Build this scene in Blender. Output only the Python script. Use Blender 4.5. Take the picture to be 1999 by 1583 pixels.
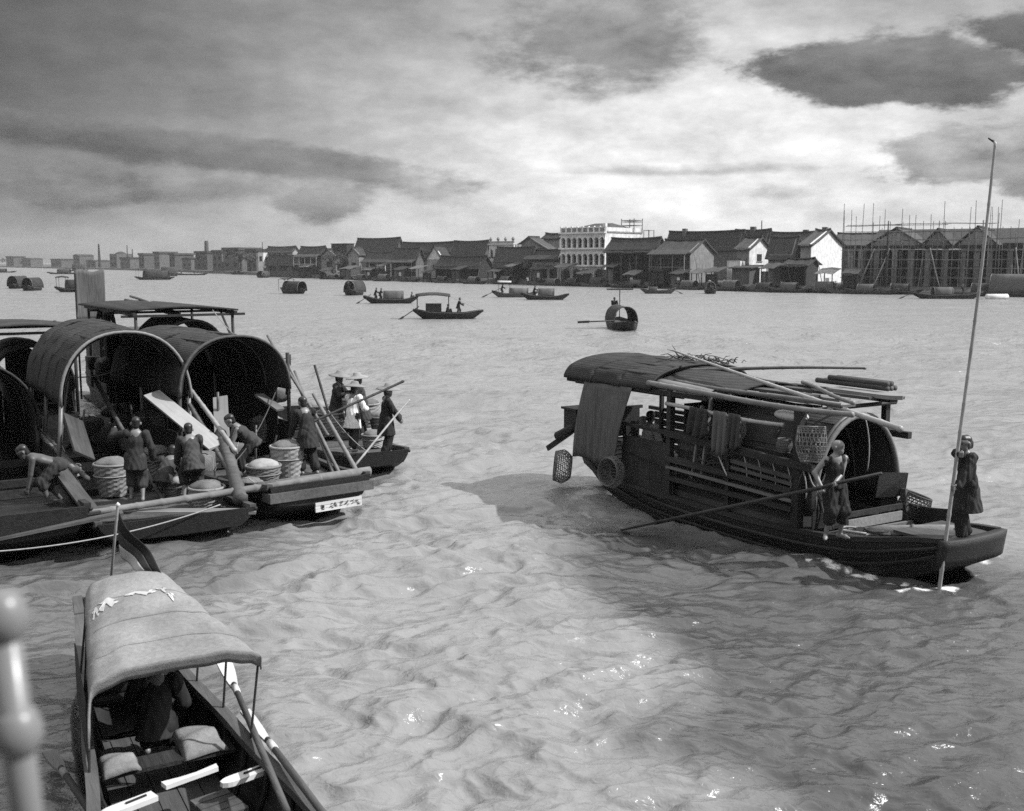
import bpy, math, random
import numpy as np
from mathutils import Vector, Matrix
for _o in list(bpy.data.objects): bpy.data.objects.remove(_o, do_unlink=True)
SC = bpy.context.scene
COL = SC.collection
PI = math.pi
R = math.radians
rnd = random.Random(7)

# ------------------------------------------------------------------ camera, sky, sun, exposure
F, CX, CY, HZ, CAMH = 2100.0, 999.5, 791.5, 512.0, 5.0      # focal length in photo pixels, centre, horizon row, eye height
PIT = math.atan((CY - HZ) / F)
cam_d = bpy.data.cameras.new('camera'); cam = bpy.data.objects.new('camera', cam_d); COL.objects.link(cam)
cam.location = (0, 0, CAMH); cam.rotation_euler = (PI / 2 - PIT, 0, 0)
cam_d.sensor_fit = 'HORIZONTAL'; cam_d.sensor_width = 36; cam_d.lens = F / 1999 * 36
cam_d.clip_start = 0.05; cam_d.clip_end = 9000
cam_d.dof.use_dof = True; cam_d.dof.focus_distance = 19; cam_d.dof.aperture_fstop = 3.2
SC.camera = cam
SC.view_settings.view_transform = 'Standard'; SC.view_settings.look = 'None'
SC.view_settings.exposure = 0.5; SC.view_settings.gamma = 1.0; SC.view_settings.use_curve_mapping = False
SC.cycles.use_denoising = False; SC.cycles.sample_clamp_indirect = 1.2; SC.cycles.sample_clamp_direct = 1.5
SC.cycles.max_bounces = 6; SC.cycles.diffuse_bounces = 2; SC.cycles.glossy_bounces = 3; SC.cycles.volume_bounces = 0
SC.cycles.transmission_bounces = 2; SC.cycles.caustics_reflective = False; SC.cycles.caustics_refractive = False

SUN_AZ, SUN_EL = R(94), R(43)        # clockwise from the view direction (+Y): the sun stands to our right
sun_dir = Vector((math.sin(SUN_AZ) * math.cos(SUN_EL), math.cos(SUN_AZ) * math.cos(SUN_EL), math.sin(SUN_EL)))
sd = bpy.data.lights.new('sun', 'SUN'); sd.energy = 4.2; sd.angle = R(0.8); sd.color = (1, 1, 1)
sun = bpy.data.objects.new('sun', sd); COL.objects.link(sun); sun.location = (90, -6, 80)
sun.rotation_euler = sun_dir.to_track_quat('Z', 'Y').to_euler()

class NT:
    """tiny node-tree helper"""
    def __init__(s, tree): s.t = tree; s.n = tree.nodes; s.l = tree.links
    def node(s, typ, **kw):
        n = s.n.new(typ)
        for k, v in kw.items(): setattr(n, k, v)
        return n
    def put(s, sock, v):
        if isinstance(v, bpy.types.NodeSocket): s.l.new(v, sock)
        else: sock.default_value = v
    def math(s, op, a, b=None, c=None, clamp=False):
        n = s.node('ShaderNodeMath', operation=op); n.use_clamp = clamp
        s.put(n.inputs[0], a)
        if b is not None: s.put(n.inputs[1], b)
        if c is not None: s.put(n.inputs[2], c)
        return n.outputs[0]
    def noise(s, vec, scale, detail=4, rough=.55, dist=0.0):
        n = s.node('ShaderNodeTexNoise'); s.put(n.inputs['Vector'], vec)
        n.inputs['Scale'].default_value = scale; n.inputs['Detail'].default_value = detail
        n.inputs['Roughness'].default_value = rough; n.inputs['Distortion'].default_value = dist
        return n.outputs['Fac']
    def comb(s, x, y, z):
        n = s.node('ShaderNodeCombineXYZ')
        for i, v in enumerate((x, y, z)): s.put(n.inputs[i], v)
        return n.outputs[0]
    def sstep(s, v, lo, hi, a=0.0, b=1.0):
        n = s.node('ShaderNodeMapRange', interpolation_type='SMOOTHSTEP')
        s.put(n.inputs[0], v); n.inputs[1].default_value = lo; n.inputs[2].default_value = hi
        n.inputs[3].default_value = a; n.inputs[4].default_value = b
        return n.outputs[0]
    def mix(s, f, a, b):
        n = s.node('ShaderNodeMix'); n.data_type = 'FLOAT'
        s.put(n.inputs[0], f); s.put(n.inputs[2], a); s.put(n.inputs[3], b)
        return n.outputs[0]

def make_sky():
    w = bpy.data.worlds.new('World'); SC.world = w; w.use_nodes = True; w.cycles.sampling_method = 'MANUAL'; w.cycles.sample_map_resolution = 128
    t = NT(w.node_tree); t.n.clear()
    tc = t.node('ShaderNodeTexCoord'); sep = t.node('ShaderNodeSeparateXYZ'); t.l.new(tc.outputs['Generated'], sep.inputs[0])
    x, y, z = sep.outputs
    az = t.math('ARCTAN2', x, y); el = t.math('ARCSINE', z)
    # cloud coordinates: azimuth and elevation, stretched sideways towards the horizon
    v = t.comb(az, t.math('MULTIPLY', el, 2.3), 0.0)
    warp = t.noise(v, 7, 7, .64)
    warp_s = t.noise(t.comb(t.math('ADD', az, .016), t.math('MULTIPLY', t.math('ADD', el, .012), 2.3), 0.0), 7, 7, .64); rel = t.math('SUBTRACT', warp, warp_s)
    warp2 = t.noise(t.comb(t.math('ADD', az, 3.7), t.math('MULTIPLY', el, 2.3), 1.3), 5, 7, .64)
    wz = t.math('SUBTRACT', warp, .5); wz2 = t.math('SUBTRACT', warp2, .5)
    fine = t.noise(v, 22, 6, .65); fz = t.math('SUBTRACT', fine, .5)
    def blob(px, py, sx, sy, tilt=0.0, soft=.35, wob=.9):
        a0 = (px - 1000) / 2100; e0 = (512 - py) / 2100
        da = t.math('SUBTRACT', az, a0); de = t.math('SUBTRACT', el, e0)
        if tilt: de = t.math('MULTIPLY_ADD', da, tilt, de)
        da = t.math('MULTIPLY', da, 2100 / sx); de = t.math('MULTIPLY', de, 2100 / sy)
        r = t.math('SQRT', t.math('ADD', t.math('MULTIPLY', da, da), t.math('MULTIPLY', de, de)))
        r = t.math('MULTIPLY_ADD', wz, wob * 2.2, r); r = t.math('MULTIPLY_ADD', wz2, wob, r); r = t.math('MULTIPLY_ADD', fz, wob * .9, r)
        return t.sstep(r, 1 - soft, 1 + soft, 1.0, 0.0), t.math('MINIMUM', t.math('MAXIMUM', de, -1.0), 1.2)
    def glow(px, py, sx, sy):
        a0 = (px - 1000) / 2100; e0 = (512 - py) / 2100
        da = t.math('MULTIPLY', t.math('SUBTRACT', az, a0), 2100 / sx); de = t.math('MULTIPLY', t.math('SUBTRACT', el, e0), 2100 / sy)
        r2 = t.math('ADD', t.math('MULTIPLY', da, da), t.math('MULTIPLY', de, de))
        return t.math('POWER', 2.718, t.math('MULTIPLY', r2, -1.0))
    # thin overcast: darker to the left, bright where the hidden sun lights it
    base = t.math('MULTIPLY_ADD', t.sstep(az, -.58, .25), .21, .046)
    base = t.math('MULTIPLY_ADD', glow(1300, 300, 660, 230), .40, base)
    base = t.math('MULTIPLY_ADD', t.sstep(el, .15, .0), .15, base)
    base = t.math('MULTIPLY', base, t.math('MULTIPLY_ADD', wz, 1.1, 1.0))
    base = t.math('MULTIPLY', base, t.math('MULTIPLY_ADD', t.math('SUBTRACT', fine, .5), .22, 1.0))
    base = t.math('MULTIPLY', base, t.math('MAXIMUM', t.math('MULTIPLY_ADD', rel, .8, 1.0), .5))
    up = t.sstep(el, .22, .55)                          # above the view: broken cloud made brighter to light up the water
    hi = t.math('MULTIPLY_ADD', wz2, .7, .82)
    base = t.mix(up, base, hi)
    col = base
    for (px, py, sx, sy, tilt, val, soft, wob, op) in [
        (1690, 178, 265, 60, .06, .075, .16, .70, .95), (1990, 140, 165, 38, .15, .065, .16, .6, .95), (2000, -8, 180, 44, -.1, .045, .16, .7, .95),
        (1170, 100, 190, 80, 0, .125, .4, .9, .8), (1840, 325, 190, 50, 0, .20, .18, .7, .88), (1990, 375, 110, 32, 0, .17, .2, .7, .85),
        (330, 300, 500, 34, .10, .085, .25, .7, .75), (40, 265, 330, 26, .12, .09, .4, .7, .75), (640, 400, 95, 38, 0, .14, .25, .8, .8), (230, 390, 100, 26, -.1, .09, .3, .9, .8),
        (1330, 338, 210, 9, 0, .34, .6, .5, .8), (830, 368, 70, 26, .2, .22, .5, .9, .7), (1515, 380, 60, 12, 0, .38, .6, .8, .7),
        (420, 375, 190, 22, -.05, .15, .5, .9, .65), (80, 370, 170, 26, 0, .13, .5, .9, .7)]:
        bm, de = blob(px, py, sx, sy, tilt, soft, wob); m = t.math('MULTIPLY', bm, op)
        c = t.math('MULTIPLY', val, t.math('MULTIPLY_ADD', wz, -2.2, t.math('MULTIPLY_ADD', fine, 1.1, t.math('MULTIPLY_ADD', de, .45, .55))))
        c = t.math('MULTIPLY', c, t.math('MULTIPLY_ADD', rel, 3.6, 1.0)); c = t.math('MAXIMUM', c, val * .45)
        col = t.mix(m, col, c)
    sky = t.node('ShaderNodeTexSky', sky_type='NISHITA'); sky.sun_disc = False
    sky.sun_elevation = SUN_EL; sky.sun_rotation = SUN_AZ; sky.air_density = 2; sky.dust_density = 4
    bw = t.node('ShaderNodeRGBToBW'); t.l.new(sky.outputs[0], bw.inputs[0])
    fin = t.mix(.93, bw.outputs[0], t.math('MULTIPLY', col, 10.0))
    fin = t.math('MAXIMUM', fin, .2)
    bg = t.node('ShaderNodeBackground'); bg.inputs['Strength'].default_value = .1
    t.l.new(fin, bg.inputs['Color'])
    out = t.node('ShaderNodeOutputWorld'); t.l.new(bg.outputs[0], out.inputs['Surface'])
make_sky()

# ------------------------------------------------------------------ pixel <-> place
def ray(px, py):
    u = (px - CX) / F; v = (CY - py) / F
    return Vector((u, math.cos(PIT) + v * math.sin(PIT), -math.sin(PIT) + v * math.cos(PIT)))
def at_z(px, py, z):
    d = ray(px, py); return Vector((0, 0, CAMH)) + d * ((z - CAMH) / d.z)
def at_y(px, py, y):
    d = ray(px, py); return Vector((0, 0, CAMH)) + d * (y / d.y)
def proj(P):
    q = Vector(P) - Vector((0, 0, CAMH))
    f = q.y * math.cos(PIT) - q.z * math.sin(PIT); up = q.y * math.sin(PIT) + q.z * math.cos(PIT)
    return CX + F * q.x / f, CY - F * up / f

# ------------------------------------------------------------------ materials (all grey: the place as black-and-white film sees it)
MATS = {}
def mat(name, base, rough=.75, var=.35, scale=(3, 3, 3), bump=.25, bscale=None, stain=.3, weave=None, spec=.3, rand=.25, grain=None):
    if name in MATS: return MATS[name]
    m = bpy.data.materials.new(name); m.use_nodes = True
    t = NT(m.node_tree); t.n.clear()
    out = t.node('ShaderNodeOutputMaterial'); bs = t.node('ShaderNodeBsdfPrincipled'); t.l.new(bs.outputs[0], out.inputs[0])
    tc = t.node('ShaderNodeTexCoord'); mp = t.node('ShaderNodeMapping'); t.l.new(tc.outputs['Object'], mp.inputs[0])
    mp.inputs['Scale'].default_value = scale
    oi = t.node('ShaderNodeObjectInfo')
    off = t.math('MULTIPLY', oi.outputs['Random'], 40.0)
    add = t.node('ShaderNodeVectorMath', operation='ADD'); t.l.new(mp.outputs[0], add.inputs[0]); t.l.new(off, add.inputs[1])
    V = add.outputs[0]
    n1 = t.noise(V, 1.0, 6, .65)
    n2 = t.noise(tc.outputs['Object'], 1.3, 4, .6)
    f = t.math('MULTIPLY_ADD', t.math('SUBTRACT', n1, .5), var * 3.2, 1.0)
    f = t.math('MULTIPLY', f, t.math('MULTIPLY_ADD', t.math('SUBTRACT', n2, .5), stain * 2.6, 1.0))
    f = t.math('MULTIPLY', f, t.math('MULTIPLY_ADD', t.math('SUBTRACT', oi.outputs['Random'], .5), rand * 2, 1.0))
    h = t.noise(V, bscale or 2.2, 5, .7)
    if weave:
        w1 = t.node('ShaderNodeTexWave', wave_type='BANDS', bands_direction='X'); w2 = t.node('ShaderNodeTexWave', wave_type='BANDS', bands_direction='Z')
        for w in (w1, w2):
            w.inputs['Scale'].default_value = weave; w.inputs['Distortion'].default_value = 1.2; w.inputs['Detail'].default_value = 2
            t.l.new(tc.outputs['Object'], w.inputs[0])
        wv = t.math('MULTIPLY', w1.outputs['Fac'], w2.outputs['Fac'])
        f = t.math('MULTIPLY', f, t.math('MULTIPLY_ADD', wv, .9, .65))
        h = t.math('MULTIPLY_ADD', wv, .8, h)
    val = t.math('MULTIPLY', t.math('MAXIMUM', f, .15), base)
    val = t.math('MINIMUM', val, .85)
    t.l.new(val, bs.inputs['Base Color'])
    t.l.new(t.math('MULTIPLY_ADD', t.math('SUBTRACT', n1, .5), .4, rough, clamp=True), bs.inputs['Roughness'])
    bs.inputs['Specular IOR Level'].default_value = spec
    if bump:
        b = t.node('ShaderNodeBump'); b.inputs['Strength'].default_value = bump; b.inputs['Distance'].default_value = .02
        t.l.new(h, b.inputs['Height']); t.l.new(b.outputs[0], bs.inputs['Normal'])
    MATS[name] = m
    return m
WX = (1.2, 14, 14)                      # wood grain runs along local x
hull_wood = mat('tarred wood', 0.011, .5, .6, WX, .6, 3, .7)
dark_wood = mat('dark wood', 0.023, .6, .6, WX, .6, 3, .6)
mid_wood = mat('brown wood', 0.07, .7, .5, WX, .5, 3, .5)
grey_wood = mat('weathered wood', .17, .75, .35, WX, .35, 3, .3)
pale_wood = mat('pale new wood', .28, .7, .2, WX, .2, 3, .2)
deck_wood = mat('trodden deck wood', 0.07, .7, .4, WX, .4, 3, .5)
white_paint = mat('white paint', .55, .5, .12, (4, 4, 4), .1, None, .15, rand=.05)
bamboo_m = mat('bamboo', .11, .45, .4, (5, 5, 5), .12, None, .45, spec=.5, rand=.5)
pale_bamboo = mat('sunbleached bamboo', .27, .4, .25, (5, 5, 5), .1, None, .3, spec=.5)
reed_m = mat('reed mat', 0.085, .85, .65, (30, 30, .8), .5, 1, .3, rand=.2)
matting = mat('woven matting', 0.036, .8, .5, (6, 14, 14), .6, None, .6, weave=9)
matting_in = mat('canopy felt', 0.02, .85, .3, (3, 3, 3), .3, None, .4)
canvas_m = mat('canvas', .20, .9, .32, (30, 22, 30), .4, 3, .6, rand=.1)
rope_m = mat('rope', .26, .85, .3, (20, 20, 20), .4)
dark_rope = mat('dark rope', .06, .85, .3, (20, 20, 20), .4)
basket_m = mat('basket cane', .14, .75, .35, (12, 12, 12), .3)
pale_basket = mat('pale basket cane', .24, .75, .3, (12, 12, 12), .3)
sack_m = mat('sacking', .17, .9, .3, (5, 5, 5), .5, 4, .4, weave=25)
skin_m = mat('skin', .16, .45, .12, (8, 8, 8), .1, None, .15, spec=.5, rand=.2)
shaded_skin = mat('shaded skin', .10, .5, .15, (8, 8, 8), .1, None, .2, spec=.4, rand=.2)  # darker copy of skin: shade painted on the man in the left boat
hair_m = mat('black hair', .012, .4, .3, (30, 30, 30), .2, spec=.5)
black_cloth = mat('black cotton', .018, .8, .3, (6, 6, 6), .3, None, .4, rand=.4)
dark_cloth = mat('dark cotton', .036, .85, .35, (6, 6, 6), .3, None, .45, rand=.4)
grey_cloth = mat('grey cotton', .10, .85, .3, (6, 6, 6), .3, None, .3)
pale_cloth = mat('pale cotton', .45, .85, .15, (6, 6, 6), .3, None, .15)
white_cloth = mat('white cotton', .80, .85, .06, (6, 6, 6), .2, None, .06, rand=.05)
straw_m = mat('straw', .22, .8, .3, (10, 10, 10), .4, None, .3)
iron_m = mat('dark iron', .03, .5, .3, (8, 8, 8), .2)
lead_paint = mat('ship white paint', .17, .35, .06, (6, 6, 6), .05, None, .1, spec=.5, rand=.02)
plaster_w = mat('white plaster', .60, .9, .30, (1.6, 1.6, .35), .2, None, .45, rand=.1)
plaster_g = mat('grey plaster', .22, .9, .40, (1.8, 1.8, .35), .3, None, .5, rand=.25)
brick_g = mat('grey brick', .085, .9, .45, (1.8, 1.8, 2.5), .3, None, .5, rand=.3)
tile_m = mat('roof tile', .036, .8, .6, (7, .6, .6), .5, None, .5, rand=.45)
tile_y = mat('roof tile across', .036, .8, .6, (.6, 7, .6), .5, None, .5, rand=.45)
timber = mat('black timber', .022, .8, .4, (.6, .6, .6), .3, None, .4, rand=.4)
board_m = mat('grey boards', .09, .8, .35, (2.5, 2.5, .3), .3, None, .3, rand=.4)
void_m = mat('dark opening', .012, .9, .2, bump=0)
earth_m = mat('bank earth', .06, .95, .4, (.5, .5, .5), .5, None, .4)
leaf_m = mat('foliage', .045, .8, .4, (1, 1, 1), .3, None, .5)

# ------------------------------------------------------------------ mesh helpers
class MB:
    def __init__(s): s.v = []; s.f = []
    def add(s, vs, fs):
        o = len(s.v); s.v.extend([tuple(a) for a in vs]); s.f.extend([tuple(i + o for i in f) for f in fs]); return s
    def box(s, c, d, rz=0.0, tilt=None):
        M = Matrix.Rotation(rz, 3, 'Z')
        if tilt is not None: M = tilt.to_matrix() if hasattr(tilt, 'to_matrix') else tilt
        c = Vector(c); h = [x / 2 for x in d]
        vs = [c + M @ Vector((sx * h[0], sy * h[1], sz * h[2])) for sx in (-1, 1) for sy in (-1, 1) for sz in (-1, 1)]
        return s.add(vs, [(0, 1, 3, 2), (4, 6, 7, 5), (0, 4, 5, 1), (2, 3, 7, 6), (0, 2, 6, 4), (1, 5, 7, 3)])
    def bar(s, a, b, w, h, up=(0, 0, 1)):
        a = Vector(a); b = Vector(b); x = (b - a).normalized(); u = Vector(up)
        if abs(x.dot(u)) > .98: u = Vector((0, 1, 0))
        y = u.cross(x).normalized(); z = x.cross(y)
        vs = [p + y * (sy * w / 2) + z * (sz * h / 2) for p in (a, b) for sy in (-1, 1) for sz in (-1, 1)]
        return s.add(vs, [(0, 1, 3, 2), (4, 6, 7, 5), (0, 4, 5, 1), (2, 3, 7, 6), (0, 2, 6, 4), (1, 5, 7, 3)])
    def tube(s, pts, r, n=8, cap=True):
        pts = [Vector(p) for p in pts]; m = len(pts)
        rs = list(r) if isinstance(r, (list, tuple)) else [r] * m
        ref = None; vs = []
        for i, p in enumerate(pts):
            d = (pts[min(i + 1, m - 1)] - pts[max(i - 1, 0)])
            d = d.normalized() if d.length > 1e-9 else Vector((0, 0, 1))
            if ref is None: ref = Vector((0, 0, 1)) if abs(d.z) < .9 else Vector((1, 0, 0))
            y = d.cross(ref)
            if y.length < 1e-4: y = d.orthogonal()
            y.normalize(); z = y.cross(d); ref = z
            for k in range(n):
                a = 2 * PI * k / n; vs.append(p + (y * math.cos(a) + z * math.sin(a)) * rs[i])
        fs = [(i * n + k, i * n + (k + 1) % n, (i + 1) * n + (k + 1) % n, (i + 1) * n + k) for i in range(m - 1) for k in range(n)]
        if cap: fs += [tuple(range(n - 1, -1, -1)), tuple((m - 1) * n + k for k in range(n))]
        return s.add(vs, fs)
    def lathe(s, prof, n=16, c=(0, 0, 0), wob=0.0):
        c = Vector(c); vs = []
        for (r, z) in prof:
            for k in range(n):
                a = 2 * PI * k / n; rr = r * (1 + wob * math.sin(3 * a + z * 5) + wob * .7 * math.sin(5 * a + 1 + z * 9))
                vs.append(c + Vector((rr * math.cos(a), rr * math.sin(a), z)))
        m = len(prof)
        fs = [(i * n + k, i * n + (k + 1) % n, (i + 1) * n + (k + 1) % n, (i + 1) * n + k) for i in range(m - 1) for k in range(n)]
        fs += [tuple(range(n - 1, -1, -1)), tuple((m - 1) * n + k for k in range(n))]
        return s.add(vs, fs)
    def sheet(s, fn, nu, nv, th):
        """fn(u,v)->point, u,v in 0..1; a curved slab of thickness th"""
        P = [[Vector(fn(i / nu, j / nv)) for j in range(nv + 1)] for i in range(nu + 1)]
        vs = []; q = []
        for i in range(nu + 1):
            for j in range(nv + 1):
                du = P[min(i + 1, nu)][j] - P[max(i - 1, 0)][j]; dv = P[i][min(j + 1, nv)] - P[i][max(j - 1, 0)]
                n = du.cross(dv); n = n.normalized() if n.length > 1e-12 else Vector((0, 0, 1))
                q.append(P[i][j] - n * th); vs.append(P[i][j])
        k = len(vs); w = nv + 1; vs += q; fs = []
        for i in range(nu):
            for j in range(nv):
                a, b, c, d = i * w + j, (i + 1) * w + j, (i + 1) * w + j + 1, i * w + j + 1
                fs += [(a, b, c, d), (a + k, d + k, c + k, b + k)]
        for i in range(nu):
            a, b = i * w, (i + 1) * w; fs.append((a, a + k, b + k, b))
            a, b = i * w + nv, (i + 1) * w + nv; fs.append((a, b, b + k, a + k))
        for j in range(nv):
            a, b = j, j + 1; fs.append((a, b, b + k, a + k))
            a, b = nu * w + j, nu * w + j + 1; fs.append((a, a + k, b + k, b))
        return s.add(vs, fs)
    def prism(s, poly, y0, y1):
        """polygon in x,z extruded along y"""
        n = len(poly); vs = [(x, y0, z) for x, z in poly] + [(x, y1, z) for x, z in poly]
        return s.add(vs, [tuple(range(n)), tuple(range(2 * n - 1, n - 1, -1))] + [(i, i + n, (i + 1) % n + n, (i + 1) % n) for i in range(n)])
    def mesh(s, name):
        me = bpy.data.meshes.new(name); me.from_pydata(s.v, [], s.f); me.update(); return me
    def build(s, name, m, parent=None, smooth=False, label=None):
        return link(name, s.mesh(name), m, parent, smooth, label)
def fix_normals(me):
    import bmesh
    b = bmesh.new(); b.from_mesh(me); bmesh.ops.recalc_face_normals(b, faces=b.faces); b.to_mesh(me); b.free()
def link(name, me, m, parent=None, smooth=False, label=None):
    fix_normals(me)
    if m is not None: me.materials.append(m)
    if smooth:
        me.polygons.foreach_set('use_smooth', [True] * len(me.polygons))
        if smooth == 'auto' : me.set_sharp_from_angle(angle=R(40))
    o = bpy.data.objects.new(name, me); COL.objects.link(o)
    if parent is not None: o.parent = parent
    if label: o['label'] = label
    return o
def tag(o, label, cat, group=None):
    o['label'] = label; o['category'] = cat
    if group: o['group'] = group
    return o
def thing(name, label, cat, loc=(0, 0, 0), rz=0.0, group=None):
    o = bpy.data.objects.new(name, None); COL.objects.link(o); o.empty_display_size = .2
    o.location = loc; o.rotation_euler = (0, 0, rz)
    return tag(o, label, cat, group)
def copy_tree(o, parent=None):
    c = o.copy(); COL.objects.link(c); c.parent = parent
    for ch in list(o.children): copy_tree(ch, c)
    return c
class Frame:
    """local frame of a boat: x to the bow, y to port, z up"""
    def __init__(s, loc, rz): s.loc = Vector((loc[0], loc[1], loc[2] if len(loc) > 2 else 0)); s.rz = rz; s.M = Matrix.Rotation(rz, 3, 'Z')
    def w(s, p): return s.loc + s.M @ Vector(p)
def free(name, mb, m, label, cat, fr=None, group=None, smooth=False):
    """a thing that is one mesh, modelled in a boat's frame but standing on its own"""
    o = mb.build(name, m, None, smooth); tag(o, label, cat, group)
    if fr: o.location = fr.loc; o.rotation_euler = (0, 0, fr.rz)
    return o
def bez(a, b, sag=0.0, n=10, side=(0, 0, 0)):
    a = Vector(a); b = Vector(b); side = Vector(side)
    return [a.lerp(b, i / n) + (Vector((0, 0, -sag)) + side) * (4 * (i / n) * (1 - i / n)) for i in range(n + 1)]
def bamboo(a, b, r0, r1=None, sag=0.0, step=.33, n=7, seed=0):
    """pole with nodes"""
    g = random.Random(seed); a = Vector(a); b = Vector(b); L = (b - a).length; r1 = r0 if r1 is None else r1
    k = max(2, int(L / step)); pts = []; rs = []
    wx = g.uniform(-1, 1) * .006 * L; wz = g.uniform(-1, 1) * .005 * L
    for i in range(k):
        for s, q in ((0, 1.0), (.42, .97), (.84, 1.0), (.91, 1.16)):
            t = (i + s) / k; rr = r0 + (r1 - r0) * t
            p = a.lerp(b, t) + Vector((wx * math.sin(t * PI), wx * math.sin(t * PI * 1.6), -4 * sag * t * (1 - t) + wz * math.sin(2 * PI * t)))
            pts.append(p); rs.append(rr * q)
    pts.append(b); rs.append(r1)
    return MB().tube(pts, rs, n)
# ------------------------------------------------------------------ the river
TH = R(-58.66)                                   # heading shared by the boats that lie in the stream
FOOT = []                                        # (x, y, heading, aft, fore, half beam): where hulls press the water down
FOAM = []                                        # (x, y, radius, strength) patches of broken water
def water_material():
    m = bpy.data.materials.new('river water'); m.use_nodes = True
    t = NT(m.node_tree); t.n.clear()
    out = t.node('ShaderNodeOutputMaterial'); bs = t.node('ShaderNodeBsdfPrincipled'); t.l.new(bs.outputs[0], out.inputs[0])
    geo = t.node('ShaderNodeNewGeometry'); P = geo.outputs['Position']
    mp = t.node('ShaderNodeMapping'); t.l.new(P, mp.inputs[0]); mp.inputs['Rotation'].default_value = (0, 0, R(-14)); mp.inputs['Scale'].default_value = (.85, 1.25, 1)
    V = mp.outputs[0]
    att = t.node('ShaderNodeAttribute', attribute_name='foam_glint')
    vl = t.node('ShaderNodeVectorMath', operation='LENGTH'); t.l.new(P, vl.inputs[0]); far = t.sstep(vl.outputs['Value'], 14, 75); vfar = t.sstep(vl.outputs['Value'], 45, 260)
    def ridged(sc, det):
        n = t.node('ShaderNodeTexNoise', noise_type='RIDGED_MULTIFRACTAL'); n.normalize = True; t.l.new(V, n.inputs['Vector'])
        n.inputs['Scale'].default_value = sc; n.inputs['Detail'].default_value = det; n.inputs['Roughness'].default_value = .55; n.inputs['Distortion'].default_value = .35
        return n.outputs['Fac']
    h = t.math('MULTIPLY', ridged(2.4, 3), .11)
    h = t.math('MULTIPLY_ADD', t.noise(V, 11.0, 3, .55, .5), .03, h)
    h = t.math('MULTIPLY_ADD', t.noise(V, .55, 2, .5, .3), .22, h)
    h = t.math('MULTIPLY_ADD', t.math('MULTIPLY', far, t.noise(V, .8, 3, .6, .4)), .55, h)
    h = t.math('MULTIPLY_ADD', t.math('MULTIPLY', vfar, t.noise(V, .22, 4, .6, .3)), 2.6, h)
    b = t.node('ShaderNodeBump'); t.l.new(t.mix(far, .62, .9), b.inputs['Strength']); b.inputs['Distance'].default_value = 1.0
    t.l.new(h, b.inputs['Height']); t.l.new(b.outputs[0], bs.inputs['Normal'])
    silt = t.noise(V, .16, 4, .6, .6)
    sl = t.node('ShaderNodeAttribute', attribute_name='slick_shade')
    col = t.math('MULTIPLY_ADD', t.math('SUBTRACT', silt, .5), .10, t.mix(sl.outputs['Fac'], .21, .07))  # mask darkens the base colour, painting in shade near the boats
    fn = t.noise(P, 13.0, 8, .8, .6); fn2 = t.noise(P, 1.6, 3, .6)
    fm = t.math('ADD', t.math('MULTIPLY', att.outputs['Fac'], 1.0), t.math('MULTIPLY_ADD', fn, 1.0, t.math('MULTIPLY_ADD', fn2, .5, -1.28)))
    fm = t.math('MULTIPLY', t.sstep(fm, -.04, .28), t.sstep(att.outputs['Fac'], .02, .2))
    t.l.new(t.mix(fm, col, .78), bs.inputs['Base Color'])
    gust = t.noise(V, .09, 3, .6); ro = t.math('ADD', t.mix(far, .16, .30), t.math('MULTIPLY', t.math('SUBTRACT', gust, .5), .12))
    t.l.new(t.mix(fm, ro, .9), bs.inputs['Roughness'])
    bs.inputs['IOR'].default_value = 1.5
    return m
def perlin(x, y, seed):
    g = np.random.default_rng(seed); n = 256
    perm = g.permutation(n); ang = g.random(n) * 2 * PI; gx, gy = np.cos(ang), np.sin(ang)
    xi = np.floor(x).astype(int); yi = np.floor(y).astype(int); xf = x - xi; yf = y - yi
    def gr(ix, iy, dx, dy):
        h = perm[(perm[ix & 255] + iy) & 255]; return gx[h] * dx + gy[h] * dy
    u = xf * xf * xf * (xf * (xf * 6 - 15) + 10); v = yf * yf * yf * (yf * (yf * 6 - 15) + 10)
    a = gr(xi, yi, xf, yf); b = gr(xi + 1, yi, xf - 1, yf); c = gr(xi, yi + 1, xf, yf - 1); d = gr(xi + 1, yi + 1, xf - 1, yf - 1)
    return (a * (1 - u) + b * u) * (1 - v) + (c * (1 - u) + d * u) * v
def slick_shade(X, Y):
    """0..1: smoother water in the lee of the houseboat, and darkness painted in for shade"""
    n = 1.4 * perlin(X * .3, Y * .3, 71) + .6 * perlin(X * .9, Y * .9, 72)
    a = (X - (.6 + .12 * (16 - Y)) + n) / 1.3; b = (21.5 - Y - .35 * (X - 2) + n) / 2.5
    c = np.clip((-2.6 - X + .55 * (12 - Y) * .3 + n) / 1.5, 0, 1) * np.clip((19.5 - Y + n) / 2, 0, 1) * .8  # shade and reflection by the left boats, painted as darker water
    return np.maximum(np.clip(a, 0, 1) * np.clip(b, 0, 1), c)
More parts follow.
